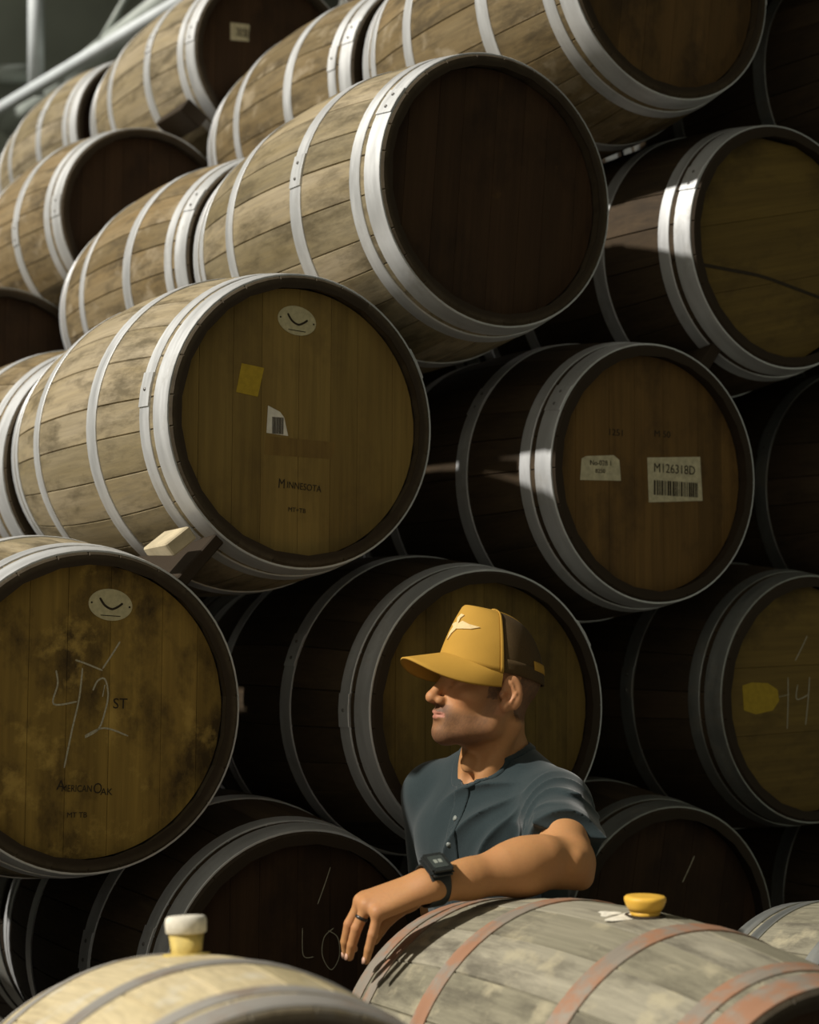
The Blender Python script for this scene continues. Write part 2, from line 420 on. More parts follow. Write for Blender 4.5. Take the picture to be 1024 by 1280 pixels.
# third layer: shifted half a barrel
mk('Pb', stk(.455, Y3, .90), 'small far oak barrel with black head and a wedge on top of it', 'stave_brown', 'steel', 'head_dark', 3, 0, 0, G)
mk('Qb', stk(.895, Y3, 1.50), 'far oak barrel on the top row with a paper label on its dark head', 'stave_tan', 'steel', 'head_dark', 5, 0, 1, G)
mk('Rb', stk(.0, Y3, .335), 'far oak barrel whose black head looks out above the barrel behind MINNESOTA', 'stave_brown', 'steel_dull', 'head_dark', 1, 0, 0, G)
mk('Qc', stk(.86, Y4 + .02, 1.50), 'farthest sunlit oak barrel on the top row, under the white steel beam', 'stave_tan', 'steel', 'head_dark', 2, 0, 0, G)

mk('F', stk(1.40, .0, 1.665), 'oak barrel crowning the stack above the top row', 'stave_brown', 'steel_dull', 'head_brown', 2, 0, 0, G)
mk('B--', stk(-1.376, .0, -.533), 'oak barrel continuing the row of the 42 barrel, on its sunny side', 'stave_tan', 'steel', 'head_brown', 2, 0, 0, G)
mk('A--', stk(-1.86, .0, -1.09), 'oak barrel at the sunny end of the chalk-marked row', 'stave_tan', 'steel', 'head_brown', 2, 0, 0, G)
mk('D2', stk(*P['D2']), 'dark oak barrel beyond the cracked-head barrel in the same row', 'stave_dark', 'steel_dull', 'head_dark', 2, 0, 0, G)

# ------------------------------------------------------------------ second layer, seen only through the gaps
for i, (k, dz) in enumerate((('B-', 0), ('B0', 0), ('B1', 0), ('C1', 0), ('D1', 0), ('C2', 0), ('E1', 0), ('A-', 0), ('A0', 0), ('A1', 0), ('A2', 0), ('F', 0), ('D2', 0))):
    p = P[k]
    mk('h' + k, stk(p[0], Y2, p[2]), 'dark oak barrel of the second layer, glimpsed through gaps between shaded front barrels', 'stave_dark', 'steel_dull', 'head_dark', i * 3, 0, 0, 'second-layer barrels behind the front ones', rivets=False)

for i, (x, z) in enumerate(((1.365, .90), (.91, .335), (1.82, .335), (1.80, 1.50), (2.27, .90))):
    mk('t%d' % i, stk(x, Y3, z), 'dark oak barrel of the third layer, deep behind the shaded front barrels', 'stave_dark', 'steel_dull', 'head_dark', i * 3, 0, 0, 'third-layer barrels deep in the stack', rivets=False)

# ------------------------------------------------------------------ near row of weathered barrels on a rack
NS = .93                                                  # slightly smaller barrels than in the stack
def near_barrel(key, c, rz, tilt, label, stave, hoop, roll, seed):
    ax = Vector((-math.sin(rz) * math.cos(tilt), math.cos(rz) * math.cos(tilt), math.sin(tilt)))
    c = Vector(c); rot = Matrix.Rotation(rz, 3, 'Z') @ Matrix.Rotation(tilt, 3, 'X')
    ax0 = Vector((-math.sin(rz), math.cos(rz), 0))
    mk(key, c - ax0 * (BL / 2 * NS), label, stave, hoop, 'head_dark', roll, 0, 0, 'weathered barrels in the near row', seed, rz, True, NS, tilt)
C1, C0 = Vector((.339, 2.724, .951)), Vector((-.279, 2.296, .951))
near_barrel('F1', C1, .544, 0, 'weathered grey oak barrel with rusty hoops that the man leans on', 'stave_grey', 'steel_rust', 3, 11)
near_barrel('F0', C0, .391, -.14, 'pale yellowish oak barrel with a tall cork bung on its top', 'stave_pale', 'steel_near', 6, 12)
C2 = C1 + fx * .78 + Vector((0, 0, -.06))
near_barrel('F2', C2, .544, 0, 'grey oak barrel with dark hoops, beyond the flat yellow bung', 'stave_grey', 'steel_dull', 2, 13)
def on_top(key, dy):
    t = BAR[key][0]; m = Matrix.Translation(t.location) @ t.rotation_euler.to_matrix().to_4x4() @ Matrix.Diagonal((NS, NS, NS, 1))
    y = dy / NS; return m @ Vector((0, y, RB + prof(BL / 2 + y)))
tF1, tF0 = on_top('F1', -.055), on_top('F0', 0.0)

def lathe(name, pts, mat, parent=None, n=28):
    V, F = [], []
    for r, z in pts:
        for i in range(n): V.append((r * math.cos(2*PI*i/n), r * math.sin(2*PI*i/n), z))
    for k in range(len(pts) - 1):
        for i in range(n): F.append((k*n+i, k*n+(i+1) % n, k*n+n+(i+1) % n, k*n+n+i))
    F.append(tuple(range(n-1, -1, -1))); F.append(tuple((len(pts)-1)*n + i for i in range(n)))
    return mesh_obj(name, V, F, mat, parent)
b = empty('barrel_bung', tF1 + Vector((0, 0, .002)))
tag(b, 'flat yellow silicone bung on the weathered grey barrel', 'bung')
lathe('plug', [(.019, -.03), (.0225, 0), (.024, .004)], M['bung_yellow'], b)
lathe('cap_disc', [(.024, .004), (.029, .012), (.0325, .021), (.0325, .025), (.030, .0275), (.02, .028), (.0, .0278)], M['bung_yellow'], b)
b = empty('barrel_bung', tF0 + Vector((0, 0, .002)))
b.rotation_euler = (R(-6), R(-3), 0)
tag(b, 'tall cork bung with a pale dusty top on the yellowish barrel', 'bung')
lathe('plug', [(.018, -.03), (.0205, 0), (.0235, .025)], M['bung_cork'], b)
lathe('cap_band', [(.0237, .025), (.0275, .027), (.0282, .040), (.0272, .046), (.024, .0485), (.012, .0495), (0, .0495)], M['bung_top'], b)
for key, dy in (('F1', -.055), ('F0', 0.0)):
    t = BAR[key][0]
    lathe('bung_hole', [(.034, -.004), (.034, .0012), (.030, .0016), (.021, .0012)], M['stave_dark'] if key == 'F1' else M['bung_cork'], t).location = (0, dy / NS, RB + prof(BL / 2 + dy / NS))
# pale spilled residue beside the flat bung
t = BAR['F1'][0]
for (xx, yy, rx, ry) in ((-.02, .012, .045, .03), (-.035, .055, .018, .022)):
    Vv = [(0, 0, .0035)]; n_ = 18
    for i in range(n_):
        a_ = 2*PI*i/n_; k_ = 1 + .25*math.sin(3*a_ + xx*90) ; Vv.append((rx*k_*math.cos(a_), ry*k_*math.sin(a_), 0))
    o = mesh_obj('dried_spill', Vv, [(0, 1+i, 1+(i+1) % n_) for i in range(n_)], M['bung_top'], t)
    yl = -.055 / NS + yy; th_a = xx / prof(BL/2 + yl); q = prof(BL/2 + yl) - .001
    o.location = (q*math.sin(th_a), yl, RB + q*math.cos(th_a)); o.rotation_euler = (0, th_a, 0)

rk = empty('barrel_rack', stk(0, 0, 0)); mid = (C0 + C1 + C2) / 3
rk.location = (mid.x, mid.y, 0); rk.rotation_euler = (0, 0, YAW)
tag(rk, 'dark steel rack carrying the near row of weathered barrels', 'rack')
zr = C2.z - .346 * NS
for yy in (-.2, .2):
    box('rail', (-1.35, yy - .03, zr - .06), (1.35, yy + .03, zr - .002), M['steel_dull'], rk, .004)
    for xx in (-1.3, 0, 1.3): box('leg', (xx - .03, yy - .03, 0), (xx + .03, yy + .03, zr - .06), M['steel_dull'], rk, .004)
for c_ in (C1, C0):
    q = Matrix.Rotation(-YAW, 3, 'Z') @ (c_ - Vector((mid.x, mid.y, 0)))
    for yy in (-.2, .2): box('cradle', (q.x - .06, yy - .03, zr - .002), (q.x + .06, yy + .03, c_.z - .346 * NS - .002 + (.0 if c_ is C1 else (-.03 if yy > 0 else .012))), M['wedge'], rk, .003)
for xx in (-1.3, 0, 1.3): box('cross_bar', (xx - .025, -.17, .12), (xx + .025, .17, .17), M['steel_dull'], rk, .004)

# ------------------------------------------------------------------ wedges
def wedge(c, yawz, tilt, size, label, mat='wedge', w2=None):
    w, l, h = size; bm = bmesh.new(); w2 = w2 or w
    V = [(-w/2, 0, -h/2), (w/2, 0, -h/2), (w/2, 0, h/2), (-w/2, 0, h/2), (-w2/2, l, -h*.3), (w2/2, l, -h*.3), (w2/2, l, h*.35), (-w2/2, l, h*.35)]
    F = [(0, 1, 2, 3), (5, 4, 7, 6), (0, 4, 5, 1), (3, 2, 6, 7), (0, 3, 7, 4), (1, 5, 6, 2)]
    vs = [bm.verts.new(v) for v in V]
    for f in F: bm.faces.new([vs[i] for i in f])
    bmesh.ops.recalc_face_normals(bm, faces=bm.faces)
    bmesh.ops.bevel(bm, geom=list(bm.edges), offset=.003, segments=1, affect='EDGES')
    o = from_bm('wood_wedge', bm, M[mat]); o.location = c; o.rotation_euler = (0, tilt, yawz)
    tag(o, label, 'wedge', 'wooden wedges between the barrels'); return o
wedge(stk(-.292, -.03, -.238), YAW, R(-38), (.060, .12, .030), 'sunlit pale wooden wedge between the 42 barrel and the MINNESOTA barrel', 'wedge_pale')
wedge(stk(-.228, .02, -.270), YAW, R(-48), (.120, .55, .026), 'added dark thin wedge blocking sun deep in the gap between the 42 and MINNESOTA barrels', 'stave_dark', w2=.034)  # added to keep direct sun off the barrel behind the man
wedge(stk(.208, .17, .292), YAW, R(40), (.07, .2, .03), 'wooden wedge between the MINNESOTA barrel and the blackened head above it')
wedge(stk(-.69, -.01, -.825), YAW, R(-48), (.10, .55, .04), 'added wooden wedge under the barrel chalked 42, keeping sun off the row below', w2=.024)  # added to stop a sun patch on the barrel chalked LO
wedge(stk(.585, Y3 - .03, 1.265), YAW, R(36), (.085, .22, .05), 'small dark wedge on top of the far black-headed barrel', 'stave_dark')

wedge(stk(1.108, .06, .2525), YAW, R(-52), (.09, .45, .03), 'added dark wedge blocking sun between the M126318D barrel and the cracked head above it', 'stave_dark', w2=.02)  # added so that no sun slips through to the far barrel
wedge(stk(1.175, -.01, 1.405), YAW, R(-49), (.10, .5, .03), 'added out-of-view wooden wedge blocking sun under the barrel that crowns the stack', w2=.02)  # unseen, added to shade the end barrel of the top row

# ------------------------------------------------------------------ timber runners, hidden bottom row
for yy in (.2, .72):
    o = box('timber_runner', (-2.2, yy - .05, 0), (2.6, yy + .05, .12), M['wedge'], None, .005)
    o.location = (ST0.x, ST0.y, 0); o.rotation_euler = (0, 0, YAW)
    tag(o, 'long squared timber on the floor under the bottom row of barrels', 'timber', 'timber runners under the stack')
for i, x in enumerate((-1.39, -.46, .47, 1.41)):
    mk('Z%d' % i, stk(x, 0, .12 + RB - ST0.z), 'dark oak barrel of the bottom row on timber runners, under the chalk-marked row', 'stave_dark', 'steel_dull', 'head_dark', i, 0, 0, 'bottom row barrels', rivets=False)

# ------------------------------------------------------------------ building around the stack
wb = box('wall_back', (-16, 8.0, 0), (12, 8.2, 7.2), M['wall_back']); wb.location = (ST0.x, ST0.y, 0); wb.rotation_euler = (0, 0, YAW)
struct(wb, 'dark sheet-clad back wall of the warehouse behind the barrel stack', 'wall')
wr = box('wall_right', (4.2, -7, 0), (4.4, 8.0, 7.2), M['wall']); wr.location = (ST0.x, ST0.y, 0); wr.rotation_euler = (0, 0, YAW)
struct(wr, 'dark sheet-clad side wall beyond the shaded end of the stack', 'wall')
cl = box('ceiling', (.2, -7.2, 7.2), (4.4, 8.2, 7.3), M['roof']); cl.location = (ST0.x, ST0.y, 0); cl.rotation_euler = (0, 0, YAW)
struct(cl, 'dark corrugated warehouse roof above the rear of the stack', 'ceiling')
wf = box('wall_front', (-.6, -7.2, 0), (4.4, -7.0, 7.2), M['wall']); wf.location = (ST0.x, ST0.y, 0); wf.rotation_euler = (0, 0, YAW)
struct(wf, 'dark sheet-clad front wall of the warehouse facing the stack', 'wall')
def tube(name, a, b, r, mat, n=16):
    a, b = Vector(a), Vector(b); d = (b - a).normalized(); u = d.orthogonal().normalized(); v = d.cross(u)
    Vv = [q + (u*math.cos(2*PI*i/n) + v*math.sin(2*PI*i/n)) * r for q in (a, b) for i in range(n)]
    return mesh_obj(name, Vv, [(i, (i+1) % n, n+(i+1) % n, n+i) for i in range(n)] + [tuple(range(n-1, -1, -1)), tuple(range(n, 2*n))], mat)
def beam(a, b, w, t, mat, label, name='roof_beam'):
    o = tube(name, a, b, w / 2, M[mat]); return tag(o, label, 'beam')
beam(at(-60, 172, 11), at(300, -42, 8.2), .075, .05, 'white_steel', 'long thin white steel beam running just over the farthest barrels')
beam(at(-30, 190, 12), at(270, -45, 9.2), .16, .16, 'grey_steel', 'wide pale grey beam behind the long thin white beam')
beam(at(45, 118, 10.6), at(45, -60, 10.6), .10, .10, 'white_steel', 'upright white steel post above the long thin beam', 'roof_post')
beam(at(-40, 62, 12.5), at(90, -25, 12), .17, .14, 'white_steel', 'slanting white beam that crosses behind the upright post')
beam(at(120, 62, 10.2), at(168, -20, 10.2), .04, .04, 'grey_steel', 'thin grey brace rising from the long beam', 'brace')
beam(at(-80, 92, 11.3), at(40, 92, 11.3), .12, .12, 'grey_steel', 'dark horizontal eave girder in front of the back wall', 'girder')

# ------------------------------------------------------------------ marks on the heads
def ribbon(pts, w, th=.0006, taper=True):
    V, F = [], []; n = len(pts)
    for i, p in enumerate(pts):
        a = Vector(pts[max(0, i-1)]); c = Vector(pts[min(n-1, i+1)]); d = (c - a); d.normalize() if d.length else None
        q = Vector((-d.y, d.x)) * (w / 2 * (.55 if taper and i in (0, n-1) else 1)); p = Vector(p)
        for s in (1, -1):
            V.append((p.x + s*q.x, 0, p.y + s*q.y)); V.append((p.x + s*q.x, -th, p.y + s*q.y))
    for i in range(n - 1):
        a, b = 4*i, 4*i+4
        F += [(a+1, b+1, b+3, a+3), (a, a+1, a+3, a+2) if i == 0 else (a+1, a, b, b+1), (a+2, a+3, b+3, b+2), (a, b, b+1, a+1)]
    me = bpy.data.meshes.new('mark'); me.from_pydata(V, [], F); me.update()
    bm = bmesh.new(); bm.from_mesh(me); bmesh.ops.remove_doubles(bm, verts=bm.verts, dist=1e-7); bmesh.ops.recalc_face_normals(bm, faces=bm.faces); bm.to_mesh(me); bm.free()
    return me
def smooth_pts(pts, k=6):
    out = []; n = len(pts)
    if n < 3: return pts
    for i in range(n - 1):
        p0, p1, p2, p3 = (Vector(pts[max(0, i-1)]), Vector(pts[i]), Vector(pts[i+1]), Vector(pts[min(n-1, i+2)]))
        for j in range(k):
            t = j / k
            out.append(tuple(.5 * ((2*p1) + (-p0+p2)*t + (2*p0-5*p1+4*p2-p3)*t*t + (-p0+3*p1-3*p2+p3)*t**3)))
    out.append(tuple(pts[-1])); return out
def chalk(key, strokes, w=.004, mat='chalk', name='chalk_mark', label=None):
    bm = bmesh.new()
    for st in strokes:
        loc = smooth_pts([on_head(key, *p) for p in st])
        me = ribbon(loc, w); bm.from_mesh(me); bpy.data.meshes.remove(me)
    o = from_bm(name, bm, M[mat], BAR[key][0]); o.location = HL(.0004)
    if label: o['label'] = label
    return o
def poly_plate(name, pts, th, mat, parent, loc):
    n = len(pts); V = [(x, 0, z) for x, z in pts] + [(x, -th, z) for x, z in pts]
    F = [tuple(range(n)), tuple(range(2*n-1, n-1, -1))] + [(i, (i+1) % n, n+(i+1) % n, n+i) for i in range(n)]
    bm = bmesh.new(); vs = [bm.verts.new(v) for v in V]
    for f in F: bm.faces.new([vs[i] for i in f])
    bmesh.ops.recalc_face_normals(bm, faces=bm.faces)
    o = from_bm(name, bm, M[mat], parent); o.location = loc; return o
def text(name, s, size, mat, parent, loc, rot=0.0, sx=1.0, align='CENTER'):
    cu = bpy.data.curves.new('t', 'FONT'); cu.body = s; cu.size = size; cu.align_x = align; cu.align_y = 'CENTER'; cu.extrude = .0003; cu.resolution_u = 3
    ob = bpy.data.objects.new('t', cu); COL.objects.link(ob)
    dg = bpy.context.evaluated_depsgraph_get(); me = bpy.data.meshes.new_from_object(ob.evaluated_get(dg))
    bpy.data.objects.remove(ob); bpy.data.curves.remove(cu)
    me.transform(Matrix.Rotation(R(90), 4, 'X') @ Matrix.Rotation(rot, 4, 'Z') @ Matrix.Scale(sx, 4, (1, 0, 0)))
    me.materials.clear()
    o = from_mesh(name, me, M[mat], parent, False); o.location = loc; return o
def hp(key, px, py, lift=.0006):
    x, z = on_head(key, px, py); b = HL(lift); return (b[0] + x, b[1], b[2] + z)
def quad(key, pts): return [on_head(key, *p) for p in pts]
def badge(key, px, py, rx=.044, rz=.030):
    t = BAR[key][0]; x, z = on_head(key, px, py); tl = R(-7)
    pts = [(rx*math.cos(a)*math.cos(tl) - rz*math.sin(a)*math.sin(tl), rx*math.cos(a)*math.sin(tl) + rz*math.sin(a)*math.cos(tl)) for a in [2*PI*i/32 for i in range(32)]]
    l = hp(key, px, py, .0002); o = poly_plate('oval_badge', pts, .0015, 'badge', t, l); o['label'] = 'small pale oval badge with a dark swoosh'
    sw = smooth_pts([(-.022, .013), (-.012, -.001), (.002, -.008), (.014, -.004), (.024, .003)])
    s = from_mesh('swoosh', ribbon(sw, .0042, .0006, True), M['ink'], o, False); s.location = (0, -.0017, 0)
    for sx in (-1, 1):
        d = poly_plate('nail_hole', [(.002*math.cos(a), .002*math.sin(a)) for a in [2*PI*i/8 for i in range(8)]], .0005, 'ink', o, (sx*.038, -.0017, -sx*.004))
    ln = poly_plate('small_print', [(-.02, -.019), (.02, -.021), (.02, -.0225), (-.02, -.0205)], .0004, 'stave_dark', o, (0, -.0017, 0))
def barcode(parent, x0, x1, z0, z1, seed, lift=.0008, n=26):
    rng = random.Random(seed); bm = bmesh.new(); x = x0; step = (x1 - x0) / n
    while x < x1:
        w = step * rng.choice([.4, .5, .9, 1.1]); box_bm(bm, (x, -lift - .0003, z0), (min(x + w, x1), -lift, z1)); x += w + step * rng.choice([.35, .5, .8])
    return from_bm('barcode', bm, M['ink'], parent)

t = BAR['C0'][0]
badge('C0', 371, 401)
o = poly_plate('yellow_note', quad('C0', [(302, 454), (330, 460), (322, 496), (295, 490)]), .0008, 'paper_yellow', t, HL(.0003)); o['label'] = 'yellow paper note'
chalk('C0', [[(317, 470), (314, 486)]], .0018, 'ink', 'pen_mark')
o = poly_plate('torn_label', quad('C0', [(335, 507), (350, 515), (355, 522), (360, 545), (333, 541)]), .0008, 'paper_white', t, HL(.0003)); o['label'] = 'torn white barcode label'
bc = quad('C0', [(340, 521), (354, 543)])
barcode(t, bc[0][0], bc[1][0], bc[1][1], bc[0][1], 4).location = HL(.0004)
text('stencil_text', 'M', .028, 'ink', t, hp('C0', 352, 605), R(-3), .75)
text('stencil_text', 'INNESOTA', .0195, 'ink', t, hp('C0', 380, 609), R(-4), .84)
text('stencil_text', 'MT+TB', .013, 'ink', t, hp('C0', 371, 638), R(-3))
o = poly_plate('label_ghost', quad('C0', [(333, 545), (420, 553), (415, 574), (330, 568)]), .0003, 'label_ghost', t, HL(.0001))

t = BAR['B-'][0]
badge('B-', 138, 756)
chalk('B-', [[(70, 838), (72, 855), (67, 880), (96, 877)], [(103, 835), (99, 872), (90, 912), (80, 960)],
             [(116, 863), (122, 851), (131, 849), (135, 868), (131, 890), (123, 911), (106, 922)], [(106, 920), (130, 910), (160, 920)],
             [(150, 802), (140, 818), (128, 836)], [(131, 856), (128, 871)], [(94, 825), (106, 829), (128, 838)]], .0032, 'chalk', 'chalk_mark', 'chalked number 42')
text('stencil_text', 'ST', .028, 'ink', t, hp('B-', 150, 880), R(-2))
text('stencil_text', 'A', .026, 'ink', t, hp('B-', 76, 982), R(-3))
text('stencil_text', 'MERICAN', .018, 'ink', t, hp('B-', 96, 986), R(-3), .78)
text('stencil_text', 'O', .028, 'ink', t, hp('B-', 122, 986), R(-3), .8)
text('stencil_text', 'AK', .018, 'ink', t, hp('B-', 133, 990), R(-3))
text('stencil_text', 'MT TB', .014, 'ink', t, hp('B-', 96, 1019), R(-2))

t = BAR['C1'][0]
o = poly_plate('barcode_label', quad('C1', [(809, 572), (875, 571), (878, 626), (811, 628)]), .0009, 'paper', t, HL(.0003)); o['label'] = 'white paper label reading M126318D above a barcode'
text('label_text', 'M126318D', .030, 'ink', t, hp('C1', 843, 587, .0016), R(0), .93)
bc = quad('C1', [(817, 600), (873, 622)])
barcode(t, bc[0][0], bc[1][0], bc[1][1], bc[0][1], 9, .0006, 30).location = HL(.0008)
o = poly_plate('small_label', quad('C1', [(727, 573), (733, 570), (767, 569), (774, 575), (776, 601), (725, 600)]), .0009, 'paper', t, HL(.0003)); o['label'] = 'small torn paper label'
text('label_text', 'No-028 1', .017, 'ink', t, hp('C1', 751, 579, .0016), R(2), .95)
text('label_text', '8250', .013, 'ink', t, hp('C1', 750, 589, .0016), R(2), 1.1)
text('stencil_text', '1251', .022, 'ink', t, hp('C1', 770, 541), 0, 1.1)
text('stencil_text', 'M 50', .022, 'ink', t, hp('C1', 828, 543), 0, 1.1)

t = BAR['B1'][0]
o = poly_plate('yellow_blot', quad('B1', [(928, 857), (940, 853), (960, 854), (972, 862), (974, 876), (966, 888), (945, 893), (930, 888)]), .0004, 'paper_yellow', t, HL(.0002)); o['label'] = 'dull yellow paint blot'
chalk('B1', [[(974, 871), (987, 868)], [(985, 847), (985, 880), (984, 911)], [(997, 856), (996, 874), (1011, 868)], [(1012, 846), (1010, 876), (1007, 906)], [(1009, 795), (1001, 812), (994, 826)]], .0028, 'chalk', 'chalk_mark', 'chalked 44')
chalk('A1', [[(868, 1070), (861, 1086), (853, 1103)]], .0028)
chalk('A0', [[(413, 1084), (405, 1108), (397, 1130)], [(378, 1160), (379, 1194), (392, 1196)], [(417, 1160), (405, 1172), (403, 1195), (414, 1212), (424, 1195), (422, 1172), (410, 1163)]], .0018, 'chalk', 'chalk_mark', 'chalked letters LO')
t = BAR['Qb'][0]
o = poly_plate('paper_label', quad('Qb', [(288, 28), (312, 31), (311, 52), (288, 50)]), .0009, 'paper', t, HL(.0003)); o['label'] = 'small paper label'
bc = quad('Qb', [(296, 34), (311, 48)]); barcode(t, bc[0][0], bc[1][0], bc[1][1], bc[0][1], 2, .0006, 12).location = HL(.0008)
t = BAR['D1'][0]
chalk('D1', [[(868, 329), (905, 336), (950, 345), (990, 359), (1040, 378)]], .0085, 'ink', 'crack', 'long dark crack')

# ------------------------------------------------------------------ the man: implicit surfaces meshed with surface nets
class Field:
    def __init__(s, xs, ys, zs):
        s.ax = [np.asarray(a, np.float32) for a in (xs, ys, zs)]
        s.D = np.full([len(a) for a in s.ax], .08, np.float32)
    def sl(s, lo, hi):
        return tuple(slice(max(0, int(np.searchsorted(a, l)) - 1), int(np.searchsorted(a, h)) + 1) for a, l, h in zip(s.ax, lo, hi))
    def pts(s, sl):
        return (s.ax[0][sl[0]][:, None, None], s.ax[1][sl[1]][None, :, None], s.ax[2][sl[2]][None, None, :])
    def op(s, prim, k=.01, mode='add'):
        fn, lo, hi = prim; m = k + .012
        sl = s.sl([v - m for v in lo], [v + m for v in hi])
        if any(q.stop - q.start < 2 for q in sl): return
        d = fn(*s.pts(sl)).astype(np.float32); a = s.D[sl]
        if mode == 'sub': d = -d; a2 = -a; 
        if mode == 'add':
            h = np.maximum(k - np.abs(a - d), 0) / k; s.D[sl] = np.minimum(a, d) - h * h * k * .25
        else:
            h = np.maximum(k - np.abs(a - d), 0) / k; s.D[sl] = np.maximum(a, d) + h * h * k * .25
    def mesh(s):
        D = s.D; ins = D < 0; nx, ny, nz = D.shape
        c = ins[:-1, :-1, :-1].astype(np.int8)
        tot = np.zeros((nx-1, ny-1, nz-1), np.int8)
        for dx in (0, 1):
            for dy in (0, 1):
                for dz in (0, 1): tot += ins[dx:nx-1+dx, dy:ny-1+dy, dz:nz-1+dz]
        act = np.argwhere((tot > 0) & (tot < 8)); n = len(act)
        idx = np.full((nx-1, ny-1, nz-1), -1, np.int32); idx[tuple(act.T)] = np.arange(n)
        acc = np.zeros((n, 3)); cnt = np.zeros(n)
        X, Y, Z = (a.astype(np.float64) for a in s.ax)
        i, j, k = act.T
        corners = {}
        def cv(dx, dy, dz):
            if (dx, dy, dz) not in corners: corners[(dx, dy, dz)] = D[i+dx, j+dy, k+dz].astype(np.float64)
            return corners[(dx, dy, dz)]
        for axis in range(3):
            for u in (0, 1):
                for v in (0, 1):
                    o = [u, v]; o.insert(axis, 0); e = [u, v]; e.insert(axis, 1)
                    a, b = cv(*o), cv(*e); m = (a < 0) != (b < 0); t = np.where(m, a / np.where(m, a - b, 1), 0)
                    p = np.stack([X[i+o[0]], Y[j+o[1]], Z[k+o[2]]], 1); q = np.stack([X[i+e[0]], Y[j+e[1]], Z[k+e[2]]], 1)
                    acc += np.where(m[:, None], p + (q - p) * t[:, None], 0); cnt += m
        V = acc / cnt[:, None]
        F = []
        for axis in range(3):
            a = ins; s0 = [slice(None)] * 3; s1 = [slice(None)] * 3; s0[axis] = slice(0, -1); s1[axis] = slice(1, None)
            A, B = ins[tuple(s0)], ins[tuple(s1)]
            e = np.argwhere(A != B); o1, o2 = [q for q in range(3) if q != axis]
            lim = [nx-1, ny-1, nz-1]
            ok = (e[:, o1] > 0) & (e[:, o2] > 0) & (e[:, o1] < lim[o1]) & (e[:, o2] < lim[o2]); e = e[ok]
            flip = A[tuple(e.T)]
            if axis == 1: flip = ~flip
            def cell(d1, d2):
                q = e.copy(); q[:, o1] -= d1; q[:, o2] -= d2; return idx[tuple(q.T)]
            c00, c10, c11, c01 = cell(1, 1), cell(0, 1), cell(0, 0), cell(1, 0)
            f = np.stack([c00, c10, c11, c01], 1); f[~flip] = f[~flip][:, ::-1]; F.append(f)
        return V, np.concatenate(F)
def np_mesh(name, V, F, mat, parent=None, color=None):
    me = bpy.data.meshes.new(name)
    me.vertices.add(len(V)); me.vertices.foreach_set('co', np.asarray(V, np.float32).ravel())
    me.loops.add(F.size); me.loops.foreach_set('vertex_index', F.astype(np.int32).ravel())
    me.polygons.add(len(F)); me.polygons.foreach_set('loop_start', np.arange(0, F.size, 4, dtype=np.int32)); me.polygons.foreach_set('loop_total', np.full(len(F), 4, np.int32))
    me.update(calc_edges=True); me.validate()
    if color is not None:
        at_ = me.color_attributes.new('tint', 'FLOAT_COLOR', 'POINT')
        at_.data.foreach_set('color', np.concatenate([color, np.ones((len(V), 1))], 1).astype(np.float32).ravel())
    return from_mesh(name, me, mat, parent, True)

def rc(a, b, r1, r2, squash=None):
    """capsule from a to b with two radii; squash=(direction, factor) flattens it along a direction"""
    a = np.array(a, float); b = np.array(b, float); ba = b - a; L2 = max(ba @ ba, 1e-9); rm = max(r1, r2)
    def fn(x, y, z):
        px, py, pz = x - a[0], y - a[1], z - a[2]
        t = np.clip((px*ba[0] + py*ba[1] + pz*ba[2]) / L2, 0, 1)
        dx, dy, dz = px - t*ba[0], py - t*ba[1], pz - t*ba[2]
        if squash is not None:
            n, f = squash; q = (dx*n[0] + dy*n[1] + dz*n[2]) * (f - 1)
            dx, dy, dz = dx + q*n[0], dy + q*n[1], dz + q*n[2]
        return np.sqrt(dx*dx + dy*dy + dz*dz) - (r1 + (r2 - r1) * t)
    return fn, np.minimum(a, b) - rm, np.maximum(a, b) + rm
def ell(c, A, r):
    """ellipsoid: centre c, rows of A are its axes, radii r"""
    c = np.array(c, float); A = np.array(A, float); r = np.array(r, float); rm = r.max()
    def fn(x, y, z):
        px, py, pz = x - c[0], y - c[1], z - c[2]
        q = [(px*A[i, 0] + py*A[i, 1] + pz*A[i, 2]) for i in range(3)]
        k0 = np.sqrt(sum((q[i]/r[i])**2 for i in range(3))); k1 = np.sqrt(sum((q[i]/r[i]**2)**2 for i in range(3)))
        return k0 * (k0 - 1) / np.maximum(k1, 1e-6)
    return fn, c - rm, c + rm
class Frame:
    def __init__(s, o, psi, pitch=0.0, scale=1.0, roll=0.0):
        f = np.array([-math.sin(psi) * math.cos(pitch), -math.cos(psi) * math.cos(pitch), math.sin(pitch)])
        l = np.array([math.cos(psi), -math.sin(psi), 0.0]); u = np.cross(f, l)
        l2 = l * math.cos(roll) + u * math.sin(roll); u2 = u * math.cos(roll) - l * math.sin(roll)
        s.o = np.array(o, float); s.A = np.stack([f, l2, u2]); s.k = scale
    def w(s, x, y, z): return s.o + s.k * (np.array([x, y, z]) @ s.A)
    def loc(s, P): return ((np.asarray(P) - s.o) @ s.A.T) / s.k
    def rc(s, a, b, r1, r2, sq=None):
        if sq is not None: sq = (np.array(sq[0]) @ s.A, sq[1])
        return _rc(s.w(*a), s.w(*b), r1*s.k, r2*s.k, sq)
    def ell(s, c, r, rot=None):
        A = s.A
        if rot is not None: A = rot @ A
        return ell(s.w(*c), A, np.array(r) * s.k)
    def matrix(s):
        m = Matrix([list(r) for r in (s.A.T * s.k)]).to_4x4(); m.translation = Vector(s.o); return m

